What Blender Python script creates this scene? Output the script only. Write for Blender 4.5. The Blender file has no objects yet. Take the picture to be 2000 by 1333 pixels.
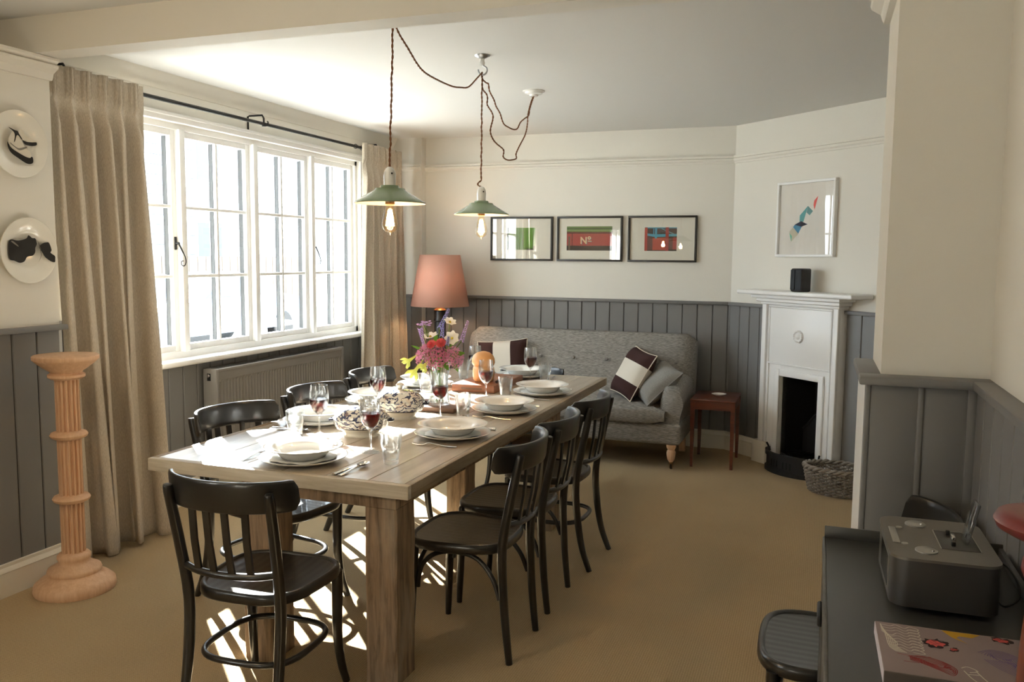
import bpy, bmesh, math, random
from mathutils import Vector, Matrix
PI = math.pi
sin, cos = math.sin, math.cos
rnd = random.Random(7)
S = bpy.context.scene
COL = S.collection

# ------------------------------------------------------------------ camera
cam_d = bpy.data.cameras.new('camera')
cam_d.sensor_width = 36.0
cam_d.sensor_fit = 'HORIZONTAL'
cam_d.lens = 36.0 * 1662.53 / 2000.0
cam_d.clip_start = 0.05
cam = bpy.data.objects.new('camera', cam_d)
COL.objects.link(cam)
_r = Vector((0.94031786, 0.34018263, 0.008838))
_u = Vector((-0.04170617, 0.08942901, 0.99511961))
_f = Vector((-0.33773203, 0.93609734, -0.09827941))
mw = Matrix.Identity(4)
for i in range(3):
    mw[i][0], mw[i][1], mw[i][2] = _r[i], _u[i], -_f[i]
mw[2][3] = 1.55
cam.matrix_world = mw
S.camera = cam

# ------------------------------------------------------------------ world, sun, exposure
W = bpy.data.worlds.new('sky')
S.world = W
W.use_nodes = True
bg = W.node_tree.nodes['Background']
bg.inputs[0].default_value = (0.80, 0.90, 1.0, 1)
bg.inputs[1].default_value = 4.3
sun_d = bpy.data.lights.new('sun', 'SUN')
sun_d.energy = 46.0
sun_d.angle = math.radians(0.6)
sun_d.color = (1.0, 0.97, 0.93)
sun = bpy.data.objects.new('sun', sun_d)
COL.objects.link(sun)
_el, _az = math.radians(29.2), math.radians(-41.5)
_dir = Vector((cos(_el) * cos(_az), cos(_el) * sin(_az), -sin(_el)))
sun.rotation_euler = _dir.to_track_quat('-Z', 'Y').to_euler()
sun.location = (-9, 8, 6)
S.view_settings.view_transform = 'Standard'
S.view_settings.look = 'None'
S.view_settings.gamma = 1.0
S.view_settings.use_curve_mapping = False
S.view_settings.exposure = 1.12
try:
    S.cycles.max_bounces = 14
    S.cycles.diffuse_bounces = 6
    S.cycles.transparent_max_bounces = 32
except Exception:
    pass

# ------------------------------------------------------------------ helpers
def lin(r, g, b):
    def f(c):
        c /= 255.0
        return c / 12.92 if c <= 0.04045 else ((c + 0.055) / 1.055) ** 2.4
    return (f(r), f(g), f(b), 1.0)

class MB:
    """collects vertices and faces of ONE mesh"""
    def __init__(s):
        s.v = []; s.f = []
    def add(s, vs, fs, m=None):
        o = len(s.v)
        if m is not None:
            vs = [m @ Vector(p) for p in vs]
        s.v += [tuple(p) for p in vs]
        s.f += [tuple(i + o for i in q) for q in fs]
        return s
    def box(s, x0, x1, y0, y1, z0, z1, m=None):
        vs = [(x, y, z) for z in (z0, z1) for y in (y0, y1) for x in (x0, x1)]
        fs = [(0, 2, 3, 1), (4, 5, 7, 6), (0, 1, 5, 4), (2, 6, 7, 3), (0, 4, 6, 2), (1, 3, 7, 5)]
        return s.add(vs, fs, m)
    def rbox(s, x0, x1, y0, y1, z0, z1, r=0.005, seg=2, m=None):
        bm = bmesh.new()
        bmesh.ops.create_cube(bm, size=1.0)
        for v in bm.verts:
            v.co = Vector(((x0 + x1) / 2 + v.co.x * (x1 - x0), (y0 + y1) / 2 + v.co.y * (y1 - y0), (z0 + z1) / 2 + v.co.z * (z1 - z0)))
        r = min(r, 0.49 * min(x1 - x0, y1 - y0, z1 - z0))
        bmesh.ops.bevel(bm, geom=list(bm.edges), offset=r, segments=seg, profile=0.5, affect='EDGES')
        bm.verts.index_update()
        s.add([v.co.copy() for v in bm.verts], [tuple(v.index for v in f.verts) for f in bm.faces], m)
        bm.free()
        return s
    def lathe(s, prof, n=32, c=(0, 0, 0), m=None, cap=True):
        """prof: list of (radius, z) from bottom to top, round the z axis"""
        vs = []; fs = []
        for r, z in prof:
            for k in range(n):
                a = 2 * PI * k / n
                vs.append((c[0] + r * cos(a), c[1] + r * sin(a), c[2] + z))
        for i in range(len(prof) - 1):
            for k in range(n):
                k2 = (k + 1) % n
                fs.append((i * n + k, i * n + k2, (i + 1) * n + k2, (i + 1) * n + k))
        if cap:
            if prof[0][0] > 1e-5: fs.append(tuple(reversed(range(n))))
            if prof[-1][0] > 1e-5: fs.append(tuple((len(prof) - 1) * n + k for k in range(n)))
        return s.add(vs, fs, m)
    def tube(s, pts, r, n=10, closed=False, m=None, flat=None):
        """swept circle; r is a number or a list; flat=(a,b) makes an elliptical section"""
        pts = [Vector(p) for p in pts]
        N = len(pts)
        rs = r if isinstance(r, (list, tuple)) else [r] * N
        vs = []; fs = []
        up = None
        for i, p in enumerate(pts):
            if closed: d = pts[(i + 1) % N] - pts[i - 1]
            else: d = pts[min(i + 1, N - 1)] - pts[max(i - 1, 0)]
            if d.length < 1e-9: d = Vector((0, 0, 1))
            d.normalize()
            if up is None:
                up = Vector((0, 0, 1)) if abs(d.z) < 0.9 else Vector((0, 1, 0))
            a = d.cross(up)
            if a.length < 1e-6: a = d.orthogonal()
            a.normalize()
            b = a.cross(d).normalized()
            up = b
            for k in range(n):
                t = 2 * PI * k / n
                ca, cb = (1, 1) if flat is None else flat
                vs.append(p + a * (rs[i] * ca * cos(t)) + b * (rs[i] * cb * sin(t)))
        segs = N if closed else N - 1
        for i in range(segs):
            j = (i + 1) % N
            for k in range(n):
                k2 = (k + 1) % n
                fs.append((i * n + k, j * n + k, j * n + k2, i * n + k2))
        if not closed:
            fs.append(tuple(range(n)))
            fs.append(tuple((N - 1) * n + k for k in reversed(range(n))))
        return s.add(vs, fs, m)
    def prism(s, poly, z0, z1, m=None):
        """poly in xy, extruded in z"""
        n = len(poly)
        vs = [(x, y, z0) for x, y in poly] + [(x, y, z1) for x, y in poly]
        fs = [tuple(reversed(range(n))), tuple(range(n, 2 * n))]
        fs += [(i, (i + 1) % n, n + (i + 1) % n, n + i) for i in range(n)]
        return s.add(vs, fs, m)
    def grid(s, rows, closed_u=False, m=None):
        nr, nc = len(rows), len(rows[0])
        vs = [p for row in rows for p in row]
        fs = []
        for i in range(nr - 1):
            for j in range(nc if closed_u else nc - 1):
                j2 = (j + 1) % nc
                fs.append((i * nc + j, i * nc + j2, (i + 1) * nc + j2, (i + 1) * nc + j))
        return s.add(vs, fs, m)
    def sphere(s, c, rx, ry=None, rz=None, n=14, m=None):
        ry = ry or rx; rz = rz or rx
        k = max(6, n // 2)
        rows = []
        for i in range(k + 1):
            a = -PI / 2 + PI * i / k
            rows.append([(c[0] + rx * max(cos(a), 1e-4) * cos(2 * PI * j / n), c[1] + ry * max(cos(a), 1e-4) * sin(2 * PI * j / n), c[2] + rz * sin(a)) for j in range(n)])
        return s.grid(rows, True, m)

def obj(name, mb, mat, parent=None, smooth=None, loc=None, rot=None):
    me = bpy.data.meshes.new(name)
    me.from_pydata(mb.v, [], mb.f)
    me.update()
    bm = bmesh.new(); bm.from_mesh(me)
    bmesh.ops.recalc_face_normals(bm, faces=bm.faces)
    bm.to_mesh(me); bm.free()
    if smooth:
        for p in me.polygons: p.use_smooth = True
        if smooth is not True:
            me.set_sharp_from_angle(angle=math.radians(smooth))
    me.materials.append(mat)
    o = bpy.data.objects.new(name, me)
    COL.objects.link(o)
    if parent is not None: o.parent = parent
    if loc is not None: o.location = loc
    if rot is not None: o.rotation_euler = rot
    return o
def inst(src, parent, loc=(0, 0, 0), rot=(0, 0, 0), scale=None):
    o = src.copy(); COL.objects.link(o)
    o.parent = parent; o.location = loc; o.rotation_euler = rot
    if scale is not None: o.scale = scale
    return o
def tag(o, label, cat, group=None):
    o['label'] = label; o['category'] = cat
    if group: o['group'] = group
    return o
def thing(name, label, cat, loc=(0, 0, 0), rotz=0.0, group=None):
    o = bpy.data.objects.new(name, None); COL.objects.link(o)
    o.empty_display_size = 0.1
    o.location = loc; o.rotation_euler = (0, 0, rotz)
    return tag(o, label, cat, group)
def struct(o):
    o['kind'] = 'structure'
    return o
def sempty(name, loc=(0, 0, 0), rotz=0.0):
    o = bpy.data.objects.new(name, None); COL.objects.link(o)
    o.location = loc; o.rotation_euler = (0, 0, rotz)
    return struct(o)
def dup(root, loc, rotz, label=None, group=None):
    r = root.copy(); COL.objects.link(r)
    r.location = loc; r.rotation_euler = (0, 0, rotz)
    if label: r['label'] = label
    if group: r['group'] = group
    def rec(a, b):
        for ch in list(a.children):
            c = ch.copy(); COL.objects.link(c); c.parent = b
            rec(ch, c)
    rec(root, r)
    return r
def smooth_path(pts, k=6, closed=False):
    """Catmull-Rom through the points"""
    P = [Vector(p) for p in pts]; n = len(P); out = []
    rng = range(n) if closed else range(n - 1)
    for i in rng:
        if closed: a, b, c, d = P[i - 1], P[i], P[(i + 1) % n], P[(i + 2) % n]
        else: a, b, c, d = P[max(i - 1, 0)], P[i], P[i + 1], P[min(i + 2, n - 1)]
        for j in range(k):
            t = j / k
            out.append(0.5 * ((2 * b) + (c - a) * t + (2 * a - 5 * b + 4 * c - d) * t * t + (3 * b - a - 3 * c + d) * t ** 3))
    if not closed: out.append(P[-1])
    return out
def lerp_list(a, n):
    """resample a list of numbers to n values"""
    out = []
    for i in range(n):
        t = i * (len(a) - 1) / (n - 1); j = min(int(t), len(a) - 2); u = t - j
        out.append(a[j] * (1 - u) + a[j + 1] * u)
    return out

# ------------------------------------------------------------------ materials
def newmat(name):
    m = bpy.data.materials.new(name); m.use_nodes = True
    nt = m.node_tree
    return m, nt, nt.nodes['Principled BSDF']
def N(nt, typ, **kw):
    n = nt.nodes.new(typ)
    for k, v in kw.items(): setattr(n, k, v)
    return n
def plain(name, c, rough=0.5, metal=0.0, coat=0.0, bump=0.0, bscale=60.0, var=0.0, vscale=4.0, spec=None):
    m, nt, b = newmat(name)
    b.inputs['Base Color'].default_value = c
    b.inputs['Roughness'].default_value = rough
    b.inputs['Metallic'].default_value = metal
    b.inputs['Coat Weight'].default_value = coat
    b.inputs['Coat Roughness'].default_value = 0.12
    if spec is not None: b.inputs['Specular IOR Level'].default_value = spec
    tc = N(nt, 'ShaderNodeTexCoord')
    if bump:
        no = N(nt, 'ShaderNodeTexNoise'); no.inputs['Scale'].default_value = bscale; no.inputs['Detail'].default_value = 4
        bp = N(nt, 'ShaderNodeBump'); bp.inputs['Strength'].default_value = bump; bp.inputs['Distance'].default_value = 0.002
        nt.links.new(tc.outputs['Object'], no.inputs['Vector'])
        nt.links.new(no.outputs['Fac'], bp.inputs['Height'])
        nt.links.new(bp.outputs['Normal'], b.inputs['Normal'])
    if var:
        n2 = N(nt, 'ShaderNodeTexNoise'); n2.inputs['Scale'].default_value = vscale; n2.inputs['Detail'].default_value = 5
        mx = N(nt, 'ShaderNodeMix', data_type='RGBA')
        mx.inputs['A'].default_value = tuple(x * (1 - var) for x in c[:3]) + (1,)
        mx.inputs['B'].default_value = tuple(min(1, x * (1 + var)) for x in c[:3]) + (1,)
        nt.links.new(tc.outputs['Object'], n2.inputs['Vector'])
        nt.links.new(n2.outputs['Fac'], mx.inputs['Factor'])
        nt.links.new(mx.outputs['Result'], b.inputs['Base Color'])
    return m
def wood(name, c1, c2, axis=1, scale=3.0, rough=0.55, bump=0.25, stretch=14.0, coat=0.0, coat_rough=0.12, patch=None, patch_lo=0.5):
    """stretched noise grain running along an axis of the object"""
    m, nt, b = newmat(name)
    b.inputs['Roughness'].default_value = rough
    b.inputs['Coat Weight'].default_value = coat; b.inputs['Coat Roughness'].default_value = coat_rough
    tc = N(nt, 'ShaderNodeTexCoord'); mp = N(nt, 'ShaderNodeMapping')
    sc = [stretch, stretch, stretch]; sc[axis] = 1.0
    mp.inputs['Scale'].default_value = sc
    no = N(nt, 'ShaderNodeTexNoise'); no.inputs['Scale'].default_value = scale; no.inputs['Detail'].default_value = 8; no.inputs['Roughness'].default_value = 0.65
    no.inputs['Distortion'].default_value = 0.4
    cr = N(nt, 'ShaderNodeValToRGB')
    cr.color_ramp.elements[0].position = 0.32; cr.color_ramp.elements[0].color = c1
    cr.color_ramp.elements[1].position = 0.68; cr.color_ramp.elements[1].color = c2
    L = nt.links.new
    L(tc.outputs['Object'], mp.inputs['Vector']); L(mp.outputs['Vector'], no.inputs['Vector']); L(no.outputs['Fac'], cr.inputs['Fac'])
    last = cr.outputs['Color']
    if patch is not None:
        n2 = N(nt, 'ShaderNodeTexNoise'); n2.inputs['Scale'].default_value = 2.2; n2.inputs['Detail'].default_value = 6
        mp2 = N(nt, 'ShaderNodeMapping'); s2 = [3.0, 3.0, 3.0]; s2[axis] = 0.8; mp2.inputs['Scale'].default_value = s2
        c2r = N(nt, 'ShaderNodeValToRGB'); c2r.color_ramp.elements[0].position = patch_lo; c2r.color_ramp.elements[1].position = patch_lo + 0.22
        mx = N(nt, 'ShaderNodeMix', data_type='RGBA'); mx.inputs['B'].default_value = patch
        L(tc.outputs['Object'], mp2.inputs['Vector']); L(mp2.outputs['Vector'], n2.inputs['Vector']); L(n2.outputs['Fac'], c2r.inputs['Fac'])
        L(c2r.outputs['Color'], mx.inputs['Factor']); L(last, mx.inputs['A']); last = mx.outputs['Result']
    L(last, b.inputs['Base Color'])
    bp = N(nt, 'ShaderNodeBump'); bp.inputs['Strength'].default_value = bump; bp.inputs['Distance'].default_value = 0.002
    L(no.outputs['Fac'], bp.inputs['Height']); L(bp.outputs['Normal'], b.inputs['Normal'])
    return m
def fabric(name, c1, c2, scale=(220, 220, 220), rough=0.9, bump=0.3, streak=None, nscale=1.0):
    m, nt, b = newmat(name)
    b.inputs['Roughness'].default_value = rough
    b.inputs['Specular IOR Level'].default_value = 0.2
    tc = N(nt, 'ShaderNodeTexCoord'); mp = N(nt, 'ShaderNodeMapping'); mp.inputs['Scale'].default_value = scale
    no = N(nt, 'ShaderNodeTexNoise'); no.inputs['Scale'].default_value = nscale; no.inputs['Detail'].default_value = 3
    mx = N(nt, 'ShaderNodeMix', data_type='RGBA'); mx.inputs['A'].default_value = c1; mx.inputs['B'].default_value = c2
    cr = N(nt, 'ShaderNodeMapRange'); cr.inputs['From Min'].default_value = 0.3; cr.inputs['From Max'].default_value = 0.7
    L = nt.links.new
    L(tc.outputs['Object'], mp.inputs['Vector']); L(mp.outputs['Vector'], no.inputs['Vector'])
    L(no.outputs['Fac'], cr.inputs['Value']); L(cr.outputs['Result'], mx.inputs['Factor']); L(mx.outputs['Result'], b.inputs['Base Color'])
    bp = N(nt, 'ShaderNodeBump'); bp.inputs['Strength'].default_value = bump; bp.inputs['Distance'].default_value = 0.001
    L(no.outputs['Fac'], bp.inputs['Height']); L(bp.outputs['Normal'], b.inputs['Normal'])
    return m
def clear(name, tint=(1, 1, 1, 1), ior=1.45, rough=0.0, gain=1.0):
    """thin clear glass: straight-through transparency plus fresnel reflection"""
    m = bpy.data.materials.new(name); m.use_nodes = True
    nt = m.node_tree; nt.nodes.clear()
    out = N(nt, 'ShaderNodeOutputMaterial'); mx = N(nt, 'ShaderNodeMixShader')
    tr = N(nt, 'ShaderNodeBsdfTransparent'); tr.inputs['Color'].default_value = tint
    gl = N(nt, 'ShaderNodeBsdfGlossy'); gl.inputs['Roughness'].default_value = rough
    fr = N(nt, 'ShaderNodeFresnel'); fr.inputs['IOR'].default_value = ior
    mu = N(nt, 'ShaderNodeMath', operation='MULTIPLY'); mu.inputs[1].default_value = gain
    L = nt.links.new
    ge = N(nt, 'ShaderNodeNewGeometry'); mr = N(nt, 'ShaderNodeMapRange')      # same reflectance leaving the sheet as entering it
    mr.inputs['To Min'].default_value = ior; mr.inputs['To Max'].default_value = 1.0 / ior
    L(ge.outputs['Backfacing'], mr.inputs['Value']); L(mr.outputs['Result'], fr.inputs['IOR'])
    L(fr.outputs[0], mu.inputs[0]); L(mu.outputs[0], mx.inputs[0])
    L(tr.outputs[0], mx.inputs[1]); L(gl.outputs[0], mx.inputs[2]); L(mx.outputs[0], out.inputs[0])
    return m
def emit(name, c, s):
    m = bpy.data.materials.new(name); m.use_nodes = True
    nt = m.node_tree; nt.nodes.clear()
    out = N(nt, 'ShaderNodeOutputMaterial'); e = N(nt, 'ShaderNodeEmission')
    e.inputs[0].default_value = c; e.inputs[1].default_value = s
    nt.links.new(e.outputs[0], out.inputs[0])
    return m
def translucent(name, c, t=0.5, tc=None, rough=0.8):
    m, nt, b = newmat(name)
    b.inputs['Base Color'].default_value = c; b.inputs['Roughness'].default_value = rough
    out = nt.nodes['Material Output']; mx = N(nt, 'ShaderNodeMixShader'); mx.inputs[0].default_value = t
    tl = N(nt, 'ShaderNodeBsdfTranslucent'); tl.inputs[0].default_value = tc or c
    nt.links.new(b.outputs[0], mx.inputs[1]); nt.links.new(tl.outputs[0], mx.inputs[2]); nt.links.new(mx.outputs[0], out.inputs[0])
    return m

M = {}
M['wall'] = plain('wall_paint', (0.70, 0.68, 0.62, 1), 0.75, bump=0.08, bscale=120)
M['ceil'] = plain('ceiling_paint', (0.68, 0.675, 0.65, 1), 0.85, bump=0.05, bscale=80)
M['grey'] = plain('grey_panel_paint', (0.180, 0.178, 0.176, 1), 0.45, bump=0.05, bscale=150)
M['groove'] = plain('grey_backing_paint', (0.12, 0.115, 0.105, 1), 0.7)
M['white'] = plain('white_gloss_paint', (0.80, 0.80, 0.79, 1), 0.32)
M['skirt'] = plain('cream_skirting_paint', (0.72, 0.68, 0.58, 1), 0.4)
M['iron'] = plain('black_iron', (0.012, 0.012, 0.012, 1), 0.5, 0.3, bump=0.2, bscale=90)
M['outer'] = plain('dark_outer_bar_paint', (0.006, 0.007, 0.009, 1), 0.8)
M['chair'] = plain('black_chair_lacquer', (0.011, 0.0105, 0.010, 1), 0.30, coat=0.35, bump=0.03, bscale=30)
M['steel'] = plain('polished_steel', (0.62, 0.62, 0.62, 1), 0.16, 1.0)
M['china'] = plain('white_glazed_china', (0.80, 0.80, 0.77, 1), 0.10, coat=0.4)
M['creamchina'] = plain('cream_glazed_china', (0.74, 0.70, 0.60, 1), 0.12, coat=0.4)
M['napkin'] = fabric('white_linen', (0.74, 0.74, 0.72, 1), (0.82, 0.82, 0.80, 1), (300, 300, 300))
def tableglass(name, tint=(0.98, 0.99, 0.99, 1), mixf=0.35):
    m = clear(name, tint, 1.5)
    nt = m.node_tree; out = [n for n in nt.nodes if n.type == 'OUTPUT_MATERIAL'][0]
    src = out.inputs[0].links[0].from_socket
    g = N(nt, 'ShaderNodeBsdfGlass'); g.inputs['IOR'].default_value = 1.45; g.inputs['Roughness'].default_value = 0.0; g.inputs['Color'].default_value = tint
    mx = N(nt, 'ShaderNodeMixShader'); mx.inputs[0].default_value = mixf
    nt.links.new(src, mx.inputs[1]); nt.links.new(g.outputs[0], mx.inputs[2]); nt.links.new(mx.outputs[0], out.inputs[0])
    return m
M['glass'] = tableglass('clear_glass')
M['pane'] = clear('window_glass', (0.96, 0.98, 0.98, 1), 1.45)
M['wine'] = clear('red_wine', (0.30, 0.006, 0.018, 1), 1.34)
M['water'] = clear('water', (0.95, 0.98, 0.96, 1), 1.2)
M['tabletop'] = wood('whitewashed_oak', lin(152, 137, 118), lin(194, 182, 163), axis=1, scale=2.2, rough=0.42, bump=0.08, stretch=9, coat=1.0, coat_rough=0.28, patch=lin(136, 119, 104), patch_lo=0.56)
M['tableedge'] = wood('whitewashed_oak_edge', lin(174, 162, 142), lin(210, 202, 186), axis=0, scale=3, rough=0.5, bump=0.2, stretch=14)
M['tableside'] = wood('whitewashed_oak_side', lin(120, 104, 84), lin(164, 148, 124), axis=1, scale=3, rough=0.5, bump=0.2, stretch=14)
M['leg'] = wood('reclaimed_pine', lin(94, 76, 58), lin(160, 134, 106), axis=2, scale=4.0, rough=0.8, bump=0.8, stretch=10, patch=lin(172, 160, 142), patch_lo=0.54)
M['beech'] = wood('pale_turned_beech', lin(204, 162, 128), lin(222, 186, 152), axis=2, scale=4, rough=0.5, bump=0.1)
M['mahog'] = wood('red_mahogany', lin(66, 26, 14), lin(104, 44, 22), axis=0, scale=3, rough=0.3, bump=0.05, coat=0.4)
M['board'] = wood('cherry_board', lin(128, 76, 48), lin(162, 104, 70), axis=0, scale=3, rough=0.45, bump=0.1)
M['slab'] = wood('dark_board', lin(96, 66, 48), lin(124, 90, 66), axis=0, scale=3, rough=0.45, bump=0.1)
M['curtain'] = fabric('linen_curtain', lin(176, 165, 148), lin(206, 196, 180), (420, 420, 70), bump=0.25)
M['sofa'] = fabric('grey_slub_weave', lin(96, 94, 90), lin(164, 160, 154), (34, 80, 420), bump=0.3)
M['greycush'] = fabric('plain_grey_weave', lin(120, 118, 114), lin(146, 144, 140), (240, 240, 240), bump=0.2)
M['rad'] = plain('grey_radiator_paint', (0.24, 0.23, 0.22, 1), 0.35)
M['cord'] = plain('braided_brown_cord', lin(126, 80, 46), 0.8, bump=0.6, bscale=400)
M['green'] = plain('green_enamel', lin(124, 146, 112), 0.16, coat=0.5, var=0.15, vscale=14)
M['enamel'] = plain('white_enamel', (0.8, 0.76, 0.68, 1), 0.25, coat=0.3)
M['brass'] = plain('dark_brass', (0.25, 0.15, 0.06, 1), 0.4, 0.9)
M['galv'] = plain('galvanised_steel', (0.5, 0.52, 0.54, 1), 0.35, 0.9)
M['bulb'] = clear('bulb_glass', (1.0, 0.93, 0.80, 1), 1.5)
M['filament'] = emit('glowing_filament', (1.0, 0.62, 0.28, 1), 40.0)
M['black'] = plain('black_plastic', (0.012, 0.012, 0.014, 1), 0.35)
M['castiron'] = plain('cast_iron', (0.010, 0.010, 0.011, 1), 0.55, 0.2, bump=0.3, bscale=70)
M['soot'] = plain('sooty_hearth', (0.006, 0.006, 0.006, 1), 0.9)

# ================================================================== THE SETTING
def carpet():
    m, nt, b = newmat('sisal_carpet')
    b.inputs['Roughness'].default_value = 0.95; b.inputs['Specular IOR Level'].default_value = 0.15
    L = nt.links.new
    tc = N(nt, 'ShaderNodeTexCoord')
    wv = N(nt, 'ShaderNodeTexWave', bands_direction='X'); wv.inputs['Scale'].default_value = 34.0; wv.inputs['Distortion'].default_value = 1.2
    wv.inputs['Detail'].default_value = 2; wv.inputs['Detail Scale'].default_value = 3.0
    w2 = N(nt, 'ShaderNodeTexWave', bands_direction='Y'); w2.inputs['Scale'].default_value = 34.0; w2.inputs['Distortion'].default_value = 2.0
    no = N(nt, 'ShaderNodeTexNoise'); no.inputs['Scale'].default_value = 140; no.inputs['Detail'].default_value = 4
    big = N(nt, 'ShaderNodeTexNoise'); big.inputs['Scale'].default_value = 1.3; big.inputs['Detail'].default_value = 4
    mul = N(nt, 'ShaderNodeMath', operation='MULTIPLY'); add = N(nt, 'ShaderNodeMath', operation='ADD')
    for n_ in (wv, w2, no, big): L(tc.outputs['Object'], n_.inputs['Vector'])
    L(wv.outputs['Fac'], mul.inputs[0]); L(w2.outputs['Fac'], mul.inputs[1])
    L(mul.outputs[0], add.inputs[0]); L(no.outputs['Fac'], add.inputs[1])
    mr = N(nt, 'ShaderNodeMapRange'); mr.inputs['From Min'].default_value = 0.25; mr.inputs['From Max'].default_value = 1.25
    L(add.outputs[0], mr.inputs['Value'])
    mx = N(nt, 'ShaderNodeMix', data_type='RGBA'); mx.inputs['A'].default_value = lin(152, 131, 99); mx.inputs['B'].default_value = lin(186, 165, 131)
    L(mr.outputs['Result'], mx.inputs['Factor'])
    hs = N(nt, 'ShaderNodeHueSaturation'); mr2 = N(nt, 'ShaderNodeMapRange')
    mr2.inputs['To Min'].default_value = 0.86; mr2.inputs['To Max'].default_value = 1.14
    L(big.outputs['Fac'], mr2.inputs['Value']); L(mr2.outputs['Result'], hs.inputs['Value']); L(mx.outputs['Result'], hs.inputs['Color'])
    L(hs.outputs['Color'], b.inputs['Base Color'])
    bp = N(nt, 'ShaderNodeBump'); bp.inputs['Strength'].default_value = 0.35; bp.inputs['Distance'].default_value = 0.003
    L(add.outputs[0], bp.inputs['Height']); L(bp.outputs['Normal'], b.inputs['Normal'])
    return m
M['carpet'] = carpet()

XW, XL, XR, YB, ZC = -3.68, -3.41, 0.48, 7.06, 2.60       # window wall, pier, right wall, back wall, ceiling
DADO = 1.20
XE = 1.9                                                   # the room is wider past the pillar
struct(obj('floor', MB().box(-3.95, XE + 0.2, -2.7, YB + 0.25, -0.12, 0.0), M['carpet']))
struct(obj('ceiling', MB().box(-4.4, XE + 0.2, -2.7, 3.09, ZC, ZC + 0.12).box(-3.81, XE + 0.2, 3.09, YB + 0.25, ZC, ZC + 0.12), M['ceil']))

# --- panelling: one plank per board, shared meshes for alike boards
_pm = {}
def plank(parent, w, z0, z1, pos, along, normal, mat='grey', t=0.014):
    """a board of width w standing on its wall: pos = start corner at floor level, along / normal = unit vectors"""
    key = (round(w, 3), round(z0, 3), round(z1, 3), mat, t)
    al, no = Vector(along), Vector(normal)
    if key not in _pm:
        g, c = 0.0022, 0.004
        poly = [(g, 0), (w - g, 0), (w - g, t - c), (w - g - c, t), (g + c, t), (g, t - c)]
        mb = MB().prism(poly, z0, z1)
        o = obj('plank', mb, M[mat], parent)
        _pm[key] = o
    else:
        o = _pm[key].copy(); COL.objects.link(o); o.parent = parent
    rz = math.atan2(al.y, al.x)
    o.location = pos; o.rotation_euler = (0, 0, rz)
    # the plank mesh grows to the left of 'along'; mirror where the room lies on the other side
    left = Vector((-al.y, al.x, 0))
    if left.dot(no) < 0: o.scale = (1, -1, 1)
    return o

# --- left pier with the wall plates
lw = MB().box(-4.3, XL - 0.016, 0.5, 3.08, 0, 2.44)
ly0, ly1, lz0, lz1 = -1.55, -0.35, 0.95, 2.10
lw.box(-3.62, XL - 0.016, -2.7, 0.5, 0, lz0); lw.box(-3.62, XL - 0.016, -2.7, 0.5, lz1, ZC)
lw.box(-3.62, XL - 0.016, -2.7, ly0, lz0, lz1); lw.box(-3.62, XL - 0.016, ly1, 0.5, lz0, lz1)
wl = struct(obj('wall_left', lw, M['wall']))
obj('upper_plaster', MB().box(XL - 0.016, XL, 0.5, 3.08, DADO, 2.44), M['wall'], wl)
obj('panel_backing', MB().box(XL - 0.016, XL - 0.013, 0.5, 3.08, 0, DADO), M['groove'], wl)
struct(obj('wall_outer', MB().box(-4.4, -4.25, 0.4, 3.09, 2.40, ZC + 0.12).box(-4.4, -3.6, 0.38, 0.5, 2.40, ZC + 0.12), M['wall']))
w2 = sempty('window_added')  # unseen window, added to bring daylight onto the right wall and cabinet
f2 = MB()
for y_ in (ly0, (2 * ly0 + ly1) / 3, (ly0 + 2 * ly1) / 3, ly1 - 0.05): f2.box(-3.58, -3.50, y_, y_ + 0.05, lz0, lz1)
f2.box(-3.58, -3.50, ly0, ly1, lz0, lz0 + 0.05); f2.box(-3.58, -3.50, ly0, ly1, lz1 - 0.05, lz1)
obj('frame', f2, M['white'], w2)
obj('pane', MB().box(-3.542, -3.538, ly0, ly1, lz0, lz1), M['pane'], w2)
y = 3.08 - 0.129
first = True
for k in range(14):
    plank(wl, 0.129, 0.0, DADO, (XL - 0.016, 3.08 - 0.129 * (k + 1), 0), (0, 1, 0), (1, 0, 0))
def ledge(name, x0, x1, y0, y1, z, parent=None, mat='grey', h=0.026):
    o = obj(name, MB().rbox(x0, x1, y0, y1, z - h, z, 0.006, 2), M[mat], parent, 40)
    if parent is None: struct(o)
    return o
def rail_profile(name, p0, p1, prof, mat, parent=None):
    """sweep a moulding profile [(out, z)] from p0 to p1; 'out' is left of the direction"""
    a, b = Vector(p0), Vector(p1); d = (b - a).normalized(); left = Vector((-d.y, d.x, 0))
    rows = [[tuple(q + left * o_ + Vector((0, 0, z_))) for o_, z_ in prof] for q in (a, b)]
    mb = MB().grid(rows, True)
    n = len(prof)
    mb.f.append(tuple(range(n))); mb.f.append(tuple(reversed(range(n, 2 * n))))
    o = obj(name, mb, M[mat], parent, 35)
    if parent is None: struct(o)
    return o
PICT = [(0, 0), (0.012, 0), (0.014, 0.012), (0.03, 0.022), (0.034, 0.036), (0.022, 0.044), (0.03, 0.054), (0.03, 0.062), (0, 0.062)]
CORN = [(0, 0), (0.02, 0), (0.026, 0.014), (0.03, 0.03), (0.06, 0.05), (0.064, 0.062), (0.05, 0.068), (0.068, 0.082), (0.068, 0.094), (0, 0.094)]
SKIRT = [(0, 0), (0.018, 0), (0.018, 0.110), (0.022, 0.114), (0.018, 0.124), (0.010, 0.134), (0.010, 0.148), (0, 0.150)]
ledge('trim_1', XL - 0.02, XL + 0.035, 0.5, 3.10, DADO + 0.012)
rail_profile('trim_2', (XL, 3.08, 2.345), (XL, 0.5, 2.345), CORN, 'wall')
rail_profile('baseboard_left', (XL - 0.002, 3.10, 0), (XL - 0.002, -2.7, 0), SKIRT, 'skirt')
rail_profile('baseboard_pier_end', (XL - 0.28, 3.082, 0), (XL + 0.015, 3.082, 0), SKIRT, 'skirt')

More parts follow.
